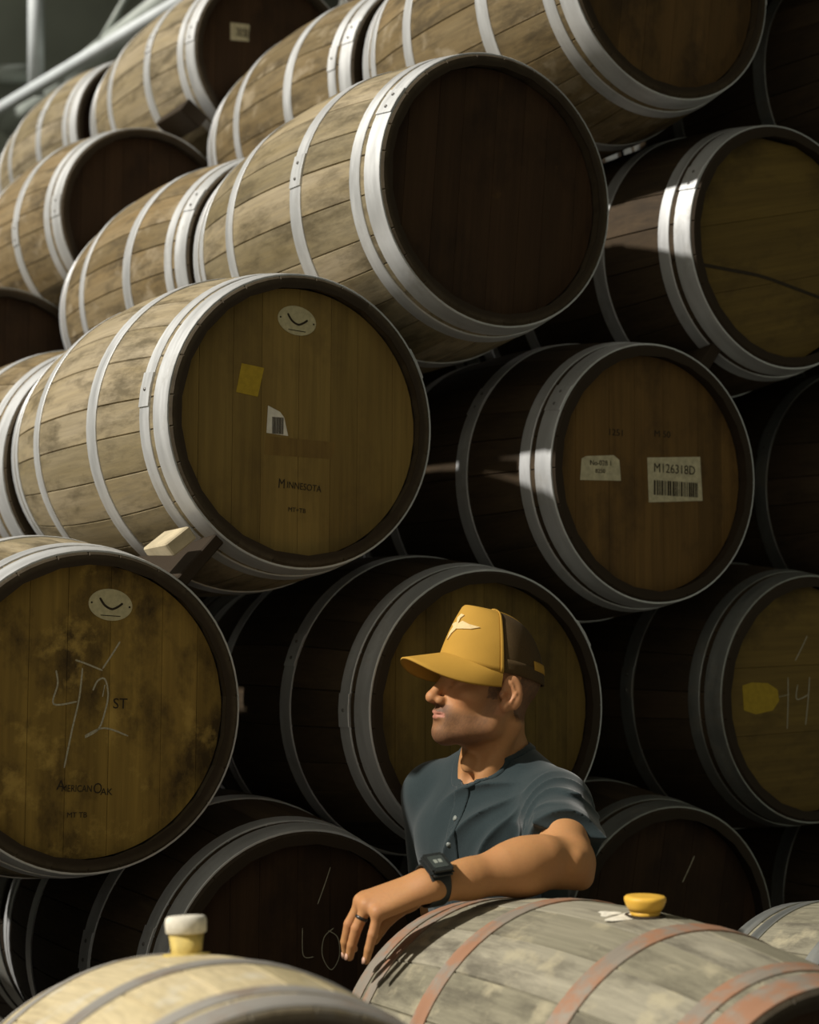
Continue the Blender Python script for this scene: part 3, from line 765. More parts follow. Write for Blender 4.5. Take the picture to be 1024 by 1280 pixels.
PS = 1.09                                    # size of the figure against the working sizes below
_rc, _at = rc, at
def rc(a, b, r1, r2, squash=None): return _rc(a, b, r1 * PS, r2 * PS, squash)
def at(px, py, d): return _at(px, py, d * PS)
K = .94 * PS
HD = Frame(at(609, 866, 3.05), R(66), R(8), K, R(0))
TO = Frame(at(613, 953, 3.07), R(46), R(0), K)
TO.A = np.stack([TO.A[0] * math.cos(R(4)) - TO.A[2] * math.sin(R(4)), TO.A[1], TO.A[2] * math.cos(R(4)) + TO.A[0] * math.sin(R(4))])
SH = TO.w(.0, .158, -.075); SHR = TO.w(.0, -.158, -.075)
EL = np.array(at(711, 1077, 2.74)); WR = np.array(at(550, 1105, 2.62))
ELR = TO.w(-.045, -.192, -.31); WRR = TO.w(-.14, -.15, -.50); HDR = TO.w(-.16, -.11, -.58)

def roty(a):   # rotation in the x-z plane of a frame
    return np.array([[math.cos(a), 0, math.sin(a)], [0, 1, 0], [-math.sin(a), 0, math.cos(a)]])
def neck(e=0.0):
    return [_rc(HD.w(-.022, 0, -.03), TO.w(-.012, 0, .0), (.055 + e) * K, (.058 + e) * K), _rc(TO.w(-.012, 0, .0), TO.w(-.005, 0, -.05), (.058 + e) * K, (.062 + e) * K)]
def torso(e):
    return [TO.ell((.002, 0, -.21), (.112 + e, .160 + e, .22 + e)), TO.rc((.030, -.075, -.14), (.030, .075, -.14), .072 + e, .072 + e),
            TO.rc((-.012, -.15, -.078), (-.012, .15, -.078), .052 + e, .052 + e),
            TO.rc((-.03, .03, .0), (-.015, .145, -.07), .046 + e, .048 + e), TO.rc((-.03, -.03, .0), (-.015, -.145, -.07), .046 + e, .048 + e),
            TO.ell((.0, 0, -.44), (.108 + e, .148 + e, .22 + e)), TO.ell((-.01, 0, -.62), (.112 + e, .160 + e, .13 + e))]

xs = np.arange(-.20, .44, .0027); ys = np.arange(2.72, 3.66, .0027)
zs = np.concatenate([np.arange(0.0, 1.08, .011), np.arange(1.08, 1.80, .0027)])
B = Field(xs, ys, zs)
# --- torso, legs, right arm
for p in torso(-.012): B.op(p, .05)
for p in neck(): B.op(p, .03)
HIPS = [TO.w(-.01, s * .085, -.66) for s in (1, -1)]
FEET = []
for s, hp_ in zip((1, -1), HIPS):
    kn = hp_ + np.array([0, 0, -.40]) + TO.A[0] * .03; an = np.array([kn[0], kn[1], .085]) - TO.A[0] * .04
    B.op(rc(hp_, kn, .078, .052), .04); B.op(rc(kn, an, .052, .034), .03)
    toe = np.array([an[0], an[1], .035]) + TO.A[0] * .15; toe[2] = .035
    B.op(rc([an[0], an[1], .045], toe, .036, .028), .02); FEET.append((kn, an, toe))
B.op(rc(SHR, ELR, .047, .038), .03); B.op(rc(ELR, WRR, .039, .026), .02); B.op(rc(WRR, HDR, .028, .03), .015)
for q in range(4):
    a0 = HDR + TO.A[1] * 0 + TO.A[0] * (.024 - .016 * q); B.op(rc(a0, a0 + np.array([0, 0, -.07]) + TO.A[0] * .01, .009, .007), .005)
B.op(rc(WRR + TO.A[0] * .015, HDR + TO.A[0] * .045 + np.array([0, 0, -.02]), .012, .009), .008)
# --- left arm resting on the barrel
up = np.array([0, 0, 1.0]); fa = (WR - EL) / np.linalg.norm(WR - EL); side = np.cross(fa, up)
B.op(rc(SH, SH + (EL - SH) * .5, .047, .047), .03); B.op(rc(SH + (EL - SH) * .4, EL, .046, .037), .03)
B.op(rc(EL, EL + (WR - EL) * .38 + up * .002, .036, .0415), .03)
B.op(rc(EL + (WR - EL) * .36 + up * .004, EL + (WR - EL) * .80, .041, .030), .025)
B.op(rc(EL + (WR - EL) * .78, WR, .030, .0265), .015)
B.op(rc(np.array(at(722, 1086, 2.735)), np.array(at(729, 1100, 2.735)), .018, .0125), .022)      # point of the elbow
B.op(rc(np.array(at(721, 1072, 2.706)), np.array(at(716, 1083, 2.702)), .0085, .008), .014)    # outer bump of the elbow
B.op(rc(np.array(at(682, 1068, 2.70)), np.array(at(636, 1080, 2.675)), .027, .023), .03)      # forearm muscle
# --- left hand
WH = np.array(at(536, 1106, 2.605))
fing = {'little': [(473, 1141, 2.572), (466, 1168, 2.566), (461, 1187, 2.566), (458, 1201, 2.568)],
        'ring': [(459, 1132, 2.588), (446, 1160, 2.585), (440, 1181, 2.587), (437, 1196, 2.592)],
        'middle': [(452, 1127, 2.606), (437, 1155, 2.607), (432, 1177, 2.612), (433, 1193, 2.620)],
        'index': [(456, 1124, 2.624), (441, 1150, 2.630), (438, 1170, 2.638), (442, 1186, 2.646)]}
frad = {'little': .0078, 'ring': .0088, 'middle': .0090, 'index': .0089}
FW = {}
B.op(rc(WR, WH, .0268, .0255, (np.array([0, -.5, .87]), 1.15)), .012)
for nme, pts_ in fing.items():
    Wp = [np.array(at(*p)) for p in pts_]; FW[nme] = Wp; r = frad[nme]
    st = WH + (Wp[0] - np.array(at(462, 1131, 2.598))) * .45
    B.op(rc(st, Wp[0], .0165, .0125), .016)
for nme, Wp in FW.items():
    r = frad[nme]; F_ = Field(xs, ys, zs) if False else None
    B.op(rc(Wp[0], Wp[0] + (Wp[1]-Wp[0]) * .3, .0112, r), .006)
    B.op(rc(Wp[0] + (Wp[1]-Wp[0]) * .2, Wp[1], r, r * .98), .0025)
    B.op(rc(Wp[1], Wp[2], r * .98, r * .86), .002); B.op(rc(Wp[2], Wp[3], r * .86, r * .74), .002)
th_ = [np.array(at(*p)) for p in ((512, 1124, 2.633), (487, 1146, 2.650), (474, 1163, 2.645), (468, 1175, 2.636))]
B.op(rc(WH + np.array([0, .012, -.006]), th_[0], .016, .016), .016); B.op(rc(th_[0], th_[1], .016, .0115), .014)
B.op(rc(th_[1], th_[2], .0112, .0098), .004); B.op(rc(th_[2], th_[3], .0098, .0078), .003)
# --- head
class HeadFrame(Frame):
    def __init__(s, f): s.o, s.A, s.k = f.o, f.A, f.k
    def w(s, x, y, z):
        if z < -.03: z = -.03 + (z + .03) * LF
        return Frame.w(s, x, y, z)
LF = .80                                     # short lower face
H = HeadFrame(HD)
B.op(H.ell((-.008, 0, .045), (.098, .076, .090)), .02)
B.op(H.ell((.034, 0, -.012), (.056, .060, .078)), .03)
B.op(H.ell((.030, 0, -.055), (.056, .050, .050)), .03)
for s in (1, -1):
    B.op(H.rc((.002, s*.055, -.035), (.010, s*.053, -.070), .018, .016), .025)
    B.op(H.rc((.010, s*.053, -.070), (.074, s*.013, -.100), .017, .017), .025)
    B.op(H.rc((.084, s*.012, .030), (.072, s*.045, .026), .012, .010), .012)
    B.op(H.ell((.060, s*.049, -.014), (.020, .016, .014)), .02)
B.op(H.ell((.080, 0, -.100), (.019, .021, .018)), .016)
B.op(H.ell((.078, 0, -.060), (.020, .031, .027)), .018)
for s in (1, -1):
    B.op(H.ell((.094, s*.031, .008), (.014, .017, .010)), .010, 'sub' if False else 'cut') if False else None
def cut(prim, k):
    fn, lo, hi = prim; B.op((lambda x, y, z: -fn(x, y, z), lo, hi), k, 'sub2')
def fsub(F_, prim, k):
    fn, lo, hi = prim; m = k + .012; sl = F_.sl([v - m for v in lo], [v + m for v in hi])
    d = -fn(*F_.pts(sl)).astype(np.float32); a = F_.D[sl]
    h = np.maximum(k - np.abs(a - d), 0) / k; F_.D[sl] = np.maximum(a, d) + h * h * k * .25
for s in (1, -1):
    fsub(B, H.ell((.096, s*.030, .006), (.016, .016, .0105)), .010)
    B.op(H.ell((.0735, s*.030, .004), (.0125, .0125, .0125)), .002)
    B.op(H.rc((.0825, s*.019, .0105), (.0775, s*.041, .0095), .0042, .0038), .004)
    B.op(H.rc((.083, s*.020, -.004), (.0765, s*.041, -.003), .0035, .0035), .004)
B.op(H.rc((.086, 0, .020), (.112, 0, -.020), .0085, .0105), .010)
B.op(H.ell((.114, 0, -.024), (.011, .012, .0105)), .006)
for s in (1, -1):
    B.op(H.ell((.100, s*.0135, -.028), (.011, .0075, .0085)), .006)
    fsub(B, H.ell((.106, s*.007, -.037), (.006, .0035, .0035)), .002)
# lips
for s in (1, -1):
    B.op(H.rc((.0985, 0, -.0545), (.0985, s*.008, -.0535), .0055, .0055), .005)
    B.op(H.rc((.0985, s*.006, -.0535), (.088, s*.0235, -.0590), .0052, .0025), .005)
    B.op(H.rc((.0970, 0, -.0675), (.0965, s*.008, -.0670), .0062, .0060), .005)
    B.op(H.rc((.0965, s*.006, -.0670), (.088, s*.022, -.0605), .0058, .0025), .005)
    fsub(B, H.rc((.1065, 0, -.0608), (.092, s*.024, -.0602), .0016, .0014), .002)
fsub(B, H.rc((.104, -.014, -.0795), (.104, .014, -.0795), .0050, .0050), .010)
# ears
for s in (1, -1):
    cz, sz = math.cos(R(24)), s * math.sin(R(24))
    er = np.array([[cz, -sz, 0], [sz, cz, 0], [0, 0, 1]]) @ roty(R(-12))      # flares out towards the back
    B.op(H.ell((-.010, s*.083, .004), (.0205, .0060, .0335), er), .003)
    B.op(H.ell((-.002, s*.078, -.022), (.011, .0070, .013)), .005)
    fsub(B, H.ell((-.006, s*.093, .006), (.0145, .0090, .0255), er), .0025)
    fsub(B, H.ell((.0, s*.090, -.004), (.0075, .0120, .0100), er), .0025)
    B.op(H.rc((-.004, s*.0855, .022), (-.016, s*.0885, .004), .0026, .0026), .003)
    B.op(H.rc((-.016, s*.0885, .004), (-.009, s*.0850, -.014), .0026, .0026), .003)
    B.op(H.ell((.0095, s*.079, -.002), (.005, .006, .008)), .004)
# neck cords and throat
B.op(rc(HD.w(-.035, .060, -.055), TO.w(.050, .018, -.035), .014, .011), .022)
B.op(rc(HD.w(-.035, -.060, -.055), TO.w(.050, -.018, -.035), .014, .011), .022)
B.op(rc(HD.w(.022, 0, -.135), HD.w(.020, 0, -.150), .013, .012), .02)
fsub(B, ell(TO.w(.066, 0, -.022), np.eye(3), (.011, .011, .011)), .02)
V, Fq = B.mesh()
# --- colour of skin, stubble, hair, lips
L = HD.loc(V); x, y, z = L.T; z = np.where(z < -.03, -.03 + (z + .03) / LF, z)
sm = lambda v, a, b: np.clip((v - a) / (b - a), 0, 1)
rngc = np.random.default_rng(3)
skin = np.tile(np.array([.45, .225, .088]), (len(V), 1))
inhead = (np.abs(x) < .16) & (np.abs(y) < .11) & (z > -.17)
face = inhead & (x > .03)
def blend(m, c): 
    global skin
    m = np.clip(m, 0, 1)[:, None]; skin = skin * (1 - m) + np.array(c) * m
red = np.exp(-((x-.11)**2 + y**2 + (z+.025)**2) / .0006) + np.exp(-((x-.07)**2 + (np.abs(y)-.045)**2 + (z+.02)**2) / .0008)
blend(.4 * red * face, (.56, .22, .11))
jaw = sm(z, -.036, -.056) * sm(x, -.002, .03) * (1 - sm(z, -.118, -.135)) * inhead
jaw = np.maximum(jaw, np.exp(-((x-.02)**2/.0006 + (np.abs(y)-.06)**2/.0008 + (z+.03)**2/.002)) * inhead)
mou = sm(z, -.033, -.037) * (1 - sm(z, -.053, -.056)) * sm(x, .055, .08) * (1 - sm(np.abs(y), .022, .038))
mou = np.maximum(mou, .55 * np.exp(-((np.abs(y) - .030) / .006) ** 2) * sm(z, -.042, -.055) * (1 - sm(z, -.068, -.088)) * (x > .05))
nz = rngc.uniform(.75, 1.0, len(V))
blend(.80 * jaw * nz * inhead, (.085, .045, .026)); blend(.92 * mou * nz * inhead, (.06, .033, .022))  # real stubble, made darker to paint in half-shade on the face
chin = sm(z, -.094, -.104) * sm(x, .03, .07) * inhead; blend(.6 * chin * nz, (.07, .04, .025))
lip = inhead * (x > .086) * (np.abs(y) < .024) * (np.abs(z + .0605) < .0095 - .004 * (np.abs(y) / .024)); blend(.85 * lip, (.48, .20, .15))
brow = inhead * (x > .06) * (np.abs(np.abs(y) - .030) < .02) * (np.abs(z - .031) < .0045); blend(.85 * brow, (.04, .025, .016))
ear = (np.abs(y) > .0725) & (np.abs(x + .004) < .026) & (np.abs(z) < .045)
hair = inhead * sm(.022 - x, 0, .012) * sm(z + .010 + .9 * np.minimum(x + .03, 0) * -1 * 0 + np.where(x < -.03, .045, 0), 0, .012) * ~ear
side_b = inhead * (np.abs(x - .022) < .010) * (z > -.012) * (z < .05) * (np.abs(y) > .05)
blend(.88 * np.maximum(hair, side_b) * nz, (.045, .028, .018))
blend(.3 * ear * inhead, (.52, .22, .13))
kn_ = sum(np.exp(-((V - FW[q][i])**2).sum(1) / .00016) for q in FW for i in (0, 1)); blend(.35 * kn_, (.55, .24, .13))
n = NT('skin'); va = n.node('ShaderNodeVertexColor', layer_name='tint')
f1 = n.noise(n.coords((1, 1, 1)), 160, 4, .6); f2 = n.noise(n.coords((1, 1, 1)), 22, 3, .5)
c = n.mix(n.fr(f2, .3, .7, 0, .25), va.outputs['Color'], (.40, .17, .085)); c = n.mix(n.fr(f1, .45, .75, 0, .2), c, (.30, .14, .07))
n.bump(f1, .12, .001); n.b.inputs['Subsurface Weight'].default_value = .12; n.b.inputs['Subsurface Radius'].default_value = (.008, .003, .0015); n.b.inputs['Subsurface Scale'].default_value = .6
M['skin'] = n.out(c, .58, 0, .3)
PB = Vector((float(TO.o[0]), float(TO.o[1]), 0.0))
man = empty('person', PB)
tag(man, 'man in a mustard cap and dark henley shirt leaning an arm on a barrel', 'person')
def loc0(Va): return np.asarray(Va) - np.array(PB)
body = np_mesh('body', loc0(V), Fq, M['skin'], man, skin)

# --- finger nails and ring
def disc_at(name, c, nrm, along, rx, ry, mat, parent, th=.0006):
    nrm = Vector(nrm).normalized(); al = Vector(along); al = (al - nrm * al.dot(nrm)).normalized(); sd = nrm.cross(al)
    Vv, m_ = [], 16
    for h_ in (0, th):
        for i in range(m_):
            a = 2*PI*i/m_; q = Vector(c) + al * (rx*math.cos(a)) + sd * (ry*math.sin(a)) + nrm * (h_ - .25 * ry * math.sin(a)**2); Vv.append(q - PB)
    Ff = [tuple(range(m_-1, -1, -1)), tuple(range(m_, 2*m_))] + [(i, (i+1) % m_, m_+(i+1) % m_, m_+i) for i in range(m_)]
    return mesh_obj(name, Vv, Ff, mat, parent)
M['nail'] = flat_mat('nail', (.62, .38, .27), .35, 0, .05, 30)
for q in ('little', 'ring', 'middle', 'index'):
    a, b = FW[q][2], FW[q][3]; d = (b - a) / np.linalg.norm(b - a); nr = np.array([-.75, -.60, .1]); nr = nr - d * (nr @ d); nr /= np.linalg.norm(nr)
    disc_at('finger_nail', b - d * .001 + nr * frad[q] * .78 * PS, nr, d, .0060, .0045, M['nail'], body)
def torus(name, c, axis, R_, r, mat, parent, sx=1.0, n1=32, n2=10, flat=1.0):
    ax = Vector(axis).normalized(); u = ax.orthogonal().normalized(); v = ax.cross(u); Vv, Ff = [], []
    for i in range(n1):
        a = 2*PI*i/n1; dr = u*math.cos(a) + v*math.sin(a)
        for j in range(n2):
            b_ = 2*PI*j/n2; Vv.append(Vector(c) + dr*(R_ + r*math.cos(b_)*flat) + ax*(r*math.sin(b_)*sx) - PB)
    for i in range(n1):
        for j in range(n2): Ff.append((i*n2+j, ((i+1) % n1)*n2+j, ((i+1) % n1)*n2+(j+1) % n2, i*n2+(j+1) % n2))
    return mesh_obj(name, Vv, Ff, mat, parent)
M['black_resin'] = flat_mat('black_resin', (.022, .025, .024), .45, 0, .1, 60)
M['dark_metal'] = flat_mat('dark_ring', (.05, .05, .05), .3, .6, .1, 60)
rg = FW['ring']; torus('finger_ring', rg[0] + (rg[1]-rg[0]) * .55, rg[1] - rg[0], .0088 * PS, .0015, M['dark_metal'], man, 1.9)

# --- watch
wc = np.array(at(540, 1106, 2.613)); wn = np.array([-.10, -.62, .78]); wn -= fa * (wn @ fa); wn /= np.linalg.norm(wn); ws = np.cross(wn, fa)
def wrist_band():
    Vv, Ff = [], []; n1, m_ = 40, 6
    for i in range(n1):
        a = 2*PI*i/n1; ra = (.0298 + .0015 * math.cos(2*a)) * PS; hw = (.0172 - .003 * (1 - math.cos(a)) / 2) * PS
        dr = wn*math.cos(a) + ws*math.sin(a)
        for (o, h_) in ((0, -hw), (.0030, -hw), (.0040, -hw*.8), (.0040, hw*.8), (.0030, hw), (0, hw)):
            Vv.append(Vector(wc + dr*(ra + o) + fa*h_) - PB)
    for i in range(n1):
        for j in range(m_): Ff.append((i*m_+j, ((i+1) % n1)*m_+j, ((i+1) % n1)*m_+(j+1) % m_, i*m_+(j+1) % m_))
    return mesh_obj('watch', Vv, Ff, M['black_resin'], man)
watch = wrist_band(); watch['label'] = 'black square digital wristwatch'
wm = Matrix((Vector(fa), Vector(ws), Vector(wn))).transposed().to_4x4()
wm = wm @ Matrix.Scale(PS * 1.14, 4); wm.translation = Vector(wc + wn * .0362 * PS) - PB
def wbox(name, lo, hi, mat, bev): return box(name, lo, hi, mat, watch, bev, wm)
wbox('case', (-.0185, -.0205, -.006), (.0185, .0205, .005), M['black_resin'], .0045)
wbox('bezel', (-.0165, -.018, .004), (.0165, .018, .0072), M['black_resin'], .003)
M['lcd'] = flat_mat('watch_screen', (.05, .06, .055), .15, 0, .1, 60)
wbox('screen', (-.011, -.012, .0068), (.011, .012, .0078), M['lcd'], .001)
M['lcd_mark'] = flat_mat('watch_digit', (.30, .32, .28), .4, 0, .1, 60)
for i, (a_, b_) in enumerate(((-.006, -.001), (.001, .006))): wbox('digit', (a_, -.004, .0079), (b_, .003, .0081), M['lcd_mark'], 0)
for s in (1, -1): wbox('side_button', (-.004 + .008*s - .002, -.022 , -.001), (-.004 + .008*s + .002, -.020, .003), M['dark_metal'], .0006)

# --- shirt
SX = np.arange(-.16, .46, .003); SY = np.arange(2.95, 3.68, .003); SZ = np.arange(.72, 1.62, .003)
T = Field(SX, SY, SZ)
for p in torso(0.0): T.op(p, .05)
def sleeve(s0, e0, frac, r1, r2):
    fn, lo, hi = rc(s0, e0, r1, r2); d = (e0 - s0); Ld = np.linalg.norm(d); d = d / Ld; pc = s0 + d * Ld * frac
    return (lambda X, Y, Z: np.maximum(fn(X, Y, Z), (X-pc[0])*d[0] + (Y-pc[1])*d[1] + (Z-pc[2])*d[2])), lo, hi
T.op(sleeve(SH, EL, .70, .064, .063), .025); T.op(sleeve(SHR, ELR, .75, .060, .058), .03)
# folds
X, Y, Z = T.pts((slice(None),) * 3)
def tl(ax): return ((X - TO.o[0]) * TO.A[ax, 0] + (Y - TO.o[1]) * TO.A[ax, 1] + (Z - TO.o[2]) * TO.A[ax, 2]) / K
ly, lz, lx = tl(1), tl(2), tl(0)
near = np.abs(T.D) < .03
rid = lambda v: (1 - np.abs(np.sin(v))) ** 1.5 - .35
# folds hanging from the shoulder across the chest
ang = np.arctan2(ly - .165, -(lz + .02)); rad = np.sqrt((ly - .165)**2 + (lz + .02)**2)
f1 = rid(ang * 7.5 + 1.2 * np.sin(rad * 14) + .6) * np.clip((rad - .05) / .07, 0, 1) * np.clip((.34 - rad) / .1, 0, 1) * np.clip((lx + .02) / .05, 0, 1) * np.clip((ly + .06) / .05, 0, 1)
f2 = rid(lz * 46 + ly * 30 + 1.5 * np.sin(ly * 20)) * np.clip((-lz - .20) / .1, 0, 1) * .7
T.D -= np.where(near, .013 * f1 + .006 * f2, 0).astype(np.float32)
sd_ = (EL - SH) / np.linalg.norm(EL - SH); tt = (X - SH[0]) * sd_[0] + (Y - SH[1]) * sd_[1] + (Z - SH[2]) * sd_[2]
near = np.abs(T.D) < .03
f3 = rid(tt * 62 + 1.3 * np.sin(ly * 40 + lz * 30)) * np.clip((tt + .01) / .04, 0, 1) * np.clip((ly - .11) / .04, 0, 1) * np.clip((.15 - tt) / .03, 0, 1)
T.D -= np.where(near, .0075 * f3, 0).astype(np.float32)
# neck opening (a little deeper in front)
Dfull = T.D.copy()
for p in neck(.010): fsub(T, p, .004)
fsub(T, rc(TO.w(.035, 0, .035), TO.w(.065, 0, -.005), .044, .028), .006)
V2, F2 = T.mesh()
n = NT('henley_cloth'); f1 = n.noise(n.coords((1, 1, 1)), 420, 3, .6); f2 = n.noise(n.coords((1, 1, 1)), 9, 3, .5)
c = n.mix(n.fr(f2, .3, .7), (.019, .031, .034), (.028, .042, .045)); c = n.mix(n.fr(f1, .35, .7, 0, .5), c, (.013, .020, .023))
n.bump(f1, .3, .001); n.b.inputs['Sheen Weight'].default_value = .25
M['shirt'] = n.out(c, .9, 0, .15)
shirt = np_mesh('shirt', loc0(V2), F2, M['shirt'], man); shirt['label'] = 'dark blue-green short-sleeved henley shirt'
# collar band and placket: thin shells on the shirt's surface
def neck_d(x_, y_, z_):
    d = neck(.010)[0][0](x_, y_, z_); d = np.minimum(d, neck(.010)[1][0](x_, y_, z_))
    return np.minimum(d, rc(TO.w(.035, 0, .035), TO.w(.065, 0, -.005), .044, .028)[0](x_, y_, z_))
nd = neck_d(X, Y, Z)
Cf = Field(SX, SY, SZ); Cf.D = np.maximum(np.abs(nd - .005) - .0065, np.abs(Dfull - .0005) - .0030).astype(np.float32)
Cf.D[:, :, SZ < TO.o[2] - .12] = .05
V3, F3 = Cf.mesh(); np_mesh('collar', loc0(V3), F3, M['shirt'], shirt)
Pf = Field(SX, SY, SZ); Pf.D = np.maximum(np.maximum(np.abs(ly - .002) * K - .015, np.abs(Dfull - .0005) - .0026), np.maximum(-nd + .002, np.maximum(-(lz + .27), -(lx - .02)))).astype(np.float32)
V4, F4 = Pf.mesh(); np_mesh('placket', loc0(V4), F4, M['shirt'], shirt)
M['button'] = flat_mat('grey_button', (.22, .24, .22), .4, 0, .1, 60)
for zz in (-.092, -.138, -.184):
    for xx in np.arange(.16, .0, -.001):
        w_ = TO.w(xx, .002, zz); ii = [int(np.argmin(np.abs(a - q))) for a, q in zip((SX, SY, SZ), w_)]
        if Dfull[tuple(ii)] < .003: break
    gx = np.array([Dfull[ii[0]+2, ii[1], ii[2]] - Dfull[ii[0]-2, ii[1], ii[2]], Dfull[ii[0], ii[1]+2, ii[2]] - Dfull[ii[0], ii[1]-2, ii[2]], Dfull[ii[0], ii[1], ii[2]+2] - Dfull[ii[0], ii[1], ii[2]-2]])
    gx = gx / np.linalg.norm(gx)
    bt = disc_at('button', w_ + gx * .0005, gx, TO.A[2], .0052, .0052, M['button'], shirt, .0018)

# --- trousers and boots (behind the near barrel)
Tr = Field(np.arange(-.28, .46, .008), np.arange(3.0, 3.72, .008), np.arange(-.01, 1.06, .008))
Tr.op(TO.ell((-.01, 0, -.64), (.122, .172, .12)), .03)
for (kn, an, toe), hp_ in zip(FEET, HIPS):
    Tr.op(rc(hp_, kn, .092, .070), .04); Tr.op(rc(kn, an + np.array([0, 0, .02]), .070, .056), .03)
V5, F5 = Tr.mesh(); M['denim'] = flat_mat('dark_denim', (.03, .035, .05), .9, 0, .2, 200)
np_mesh('trousers', loc0(V5), F5, M['denim'], man)
M['leather'] = flat_mat('brown_leather', (.06, .035, .02), .6, 0, .2, 60)
for kn, an, toe in FEET:
    Bo = Field(np.arange(an[0]-.25, an[0]+.25, .007), np.arange(an[1]-.25, an[1]+.25, .007), np.arange(0, .2, .007))
    Bo.op(rc([an[0], an[1], .13], [an[0], an[1], .05], .05, .05), .02); Bo.op(rc([an[0], an[1], .05], toe + np.array([0, 0, .01]), .05, .042), .02)
    V6, F6 = Bo.mesh(); np_mesh('boot', loc0(V6), F6, M['leather'], man)

# --- cap, in the head's own frame
HM = Matrix.Translation(-PB) @ HD.matrix()
def hw(v): return HM @ Vector(v)
n = NT('cap_cloth'); f1 = n.noise(n.coords((1, 1, 1)), 500, 3, .6); f2 = n.noise(n.coords((1, 1, 1)), 14, 3, .5)
c = n.mix(n.fr(f2, .3, .7), (.42, .235, .038), (.48, .27, .045)); n.bump(f1, .25, .001); M['cap'] = n.out(c, .85, 0, .2)
M['cap_mesh'] = flat_mat('cap_back_mesh', (.075, .045, .016), .9, 0, .25, 600)
M['cap_under'] = flat_mat('cap_brim_underside', (.22, .12, .02), .9, 0, .1, 100)
CBZ = .038
def crown_pt(az, v, off=0.0):
    """az from the forehead, v 0 at the band to 1 at the button"""
    ph = v * PI / 2; ca, sa = math.cos(az), math.sin(az)
    a = .108 if ca > 0 else .103; b_ = .085
    e = .62 + .10 * (1 - ca) / 2
    rho = max(0.0, math.cos(ph)) ** e; hz = .118 * math.sin(ph) ** .95
    w_ = max(0.0, ca) ** .8                      # straight, leaning front
    if v < .66: r2, h2 = 1 - .44 * (v / .66), .113 * (v / .66) ** .92
    else: q_ = (v - .66) / .34; r2, h2 = .56 * (1 - q_ ** 1.25), .113 + .005 * math.sin(q_ * PI / 2)
    rho = rho * (1 - w_) + r2 * w_; hz = hz * (1 - w_) + h2 * w_
    # structured front stands up and leans back; the back slopes away
    fr = max(0, ca) ** 1.5
    x_ = -.006 + (a + off) * ca * rho + .004 * fr * math.sin(ph * 2); y_ = (b_ + off) * sa * rho
    zb = CBZ + .014 * max(0, ca) ** 2 - .012 * max(0, -ca)
    tilt = .10 * (x_ - .02) * math.sin(ph)
    return Vector((x_ + .012 * math.sin(ph), y_, zb + hz * (1 - .0) - (zb - CBZ) * math.sin(ph) + tilt + off * math.sin(ph)))
def panel(name, az0, az1, mat, parent, off=0.0, v0=0.0, v1=1.0, nu=20, nv=22, th=.0022):
    Vv, Ff = [], []
    for layer in (off, off - th):
        for j in range(nv + 1):
            for i in range(nu + 1): Vv.append(hw(crown_pt(az0 + (az1-az0)*i/nu, min(.999, v0 + (v1-v0)*j/nv), layer)))
    n1 = (nu + 1) * (nv + 1); q = lambda i, j: j*(nu+1)+i
    for j in range(nv):
        for i in range(nu):
            Ff.append((q(i, j), q(i+1, j), q(i+1, j+1), q(i, j+1))); Ff.append((n1+q(i, j), n1+q(i, j+1), n1+q(i+1, j+1), n1+q(i+1, j)))
    for i in range(nu): Ff.append((q(i, 0), n1+q(i, 0), n1+q(i+1, 0), q(i+1, 0))); Ff.append((q(i, nv), q(i+1, nv), n1+q(i+1, nv), n1+q(i, nv)))
    for j in range(nv): Ff.append((q(0, j), q(0, j+1), n1+q(0, j+1), n1+q(0, j))); Ff.append((q(nu, j), n1+q(nu, j), n1+q(nu, j+1), q(nu, j+1)))
    return mesh_obj(name, Vv, Ff, mat, parent)
SEAM = R(78)
cap = panel('cap', -SEAM, SEAM, M['cap'], man, .002, nu=44); cap['label'] = 'mustard yellow baseball cap with a bird emblem'
panel('back_panel', SEAM, R(180), M['cap_mesh'], cap); panel('back_panel', R(180), R(282), M['cap_mesh'], cap)
for az in (SEAM, -SEAM): panel('seam_tape', az - .028, az + .028, M['cap'], cap, .0034, nu=3, th=.002)
panel('seam_tape', R(180) - .05, R(180) + .05, M['cap'], cap, .0042, .45, 1, 3, th=.003)
panel('sweat_band', SEAM, R(282), M['cap_mesh'], cap, .0014, 0, .13, 30, 3, .0018)
panel('rear_strap', R(120), R(240), M['cap'], cap, .0024, .10, .19, 24, 3, .0018)
bb = lathe('top_button', [(.008, 0), (.0078, .002), (.005, .004), (0, .0048)], M['cap'], cap, 14)
bb.matrix_local = HM @ Matrix.Translation(crown_pt(0, .999, .002))
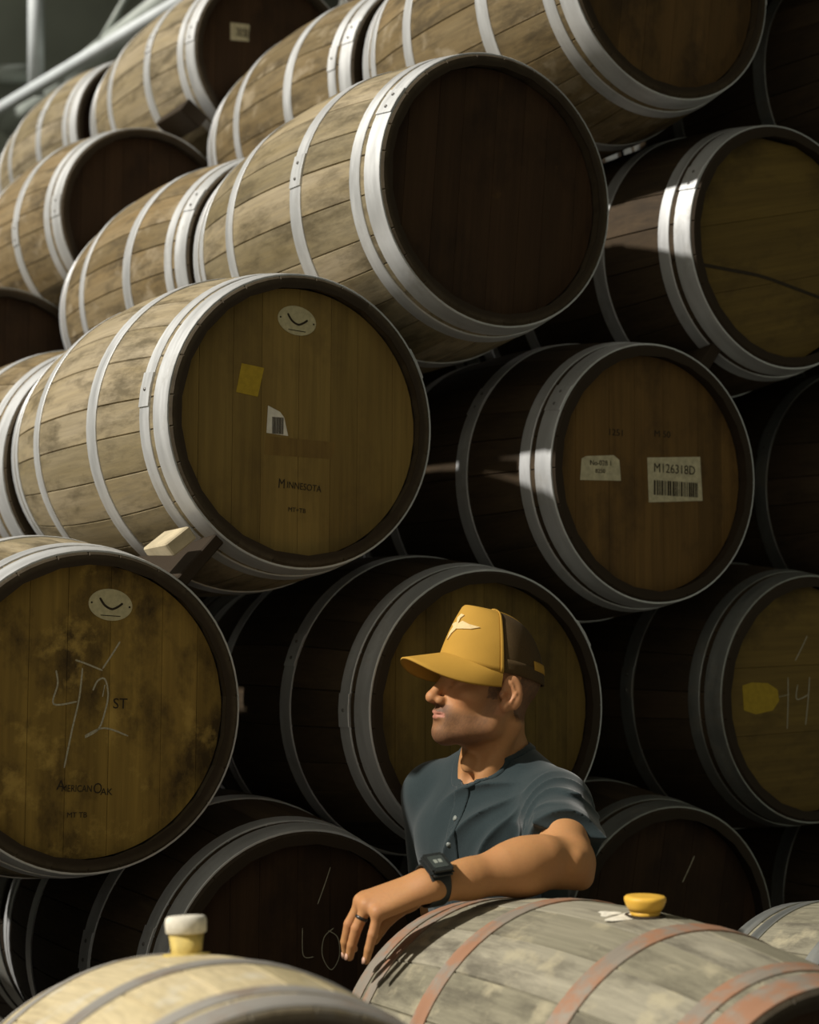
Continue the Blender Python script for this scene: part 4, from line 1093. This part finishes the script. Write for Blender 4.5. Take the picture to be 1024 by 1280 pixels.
def brim():
    Vv, Ff = [], []; nu, nv = 36, 10
    for layer in (0.0, -.0035):
        for j in range(nv + 1):
            t = j / nv
            for i in range(nu + 1):
                az = -SEAM * 1.02 + SEAM * 2.04 * i / nu; b0 = crown_pt(az, .012, .001)
                u = az / SEAM
                ext = .078 * (max(0, 1 - abs(u) ** 2.6)) ** .6
                p = b0 + Vector((1, .10 * math.sin(az), 0)) * (ext * t)
                p.z += -.020 * t * (1 - u*u) - 5.0 * (p.y ** 2) * (.25 + .75 * t) + layer + .008
                Vv.append(hw(p))
    n1 = (nu + 1) * (nv + 1); q = lambda i, j: j*(nu+1)+i
    for j in range(nv):
        for i in range(nu):
            Ff.append((q(i, j), q(i, j+1), q(i+1, j+1), q(i+1, j))); Ff.append((n1+q(i, j), n1+q(i+1, j), n1+q(i+1, j+1), n1+q(i, j+1)))
    for i in range(nu): Ff.append((q(i, nv), n1+q(i, nv), n1+q(i+1, nv), q(i+1, nv)))
    return mesh_obj('brim', Vv, Ff, M['cap'], cap)
brim()
# embroidered bird
M['thread'] = flat_mat('pale_thread', (.66, .50, .25), .7, 0, .2, 700)
def patch(name, pts, lift=.0032):
    """closed outline in (azimuth, height) laid over the crown"""
    bm = bmesh.new(); vs = []
    for d in (lift + .0016, lift - .002):
        vs.append([bm.verts.new(hw(crown_pt(a, v, d))) for a, v in pts])
    bm.faces.new(vs[0]); bm.faces.new(vs[1][::-1]); n_ = len(pts)
    for i in range(n_): bm.faces.new((vs[0][i], vs[1][i], vs[1][(i+1) % n_], vs[0][(i+1) % n_]))
    bmesh.ops.recalc_face_normals(bm, faces=bm.faces); bmesh.ops.triangulate(bm, faces=[f for f in bm.faces if len(f.verts) > 4])
    return from_bm(name, bm, M['thread'], cap)
e0, v0 = .18, .34
mkp = lambda L_: [(e0 + a * 1.35, v0 + b_ * 1.25) for a, b_ in L_]
patch('emblem_wing', mkp([(-.02, .03), (.12, .075), (.30, .055), (.52, .05), (.36, .015), (.18, .0), (.02, -.01)]))
patch('emblem_wing', mkp([(-.02, .03), (-.10, .10), (-.02, .145), (.10, .135), (.02, .10), (.02, .04)]))
patch('emblem_body', mkp([(-.20, .035), (-.08, .055), (.04, .03), (.02, -.015), (-.07, -.06), (-.13, -.12), (-.15, -.05), (-.10, .005)]))
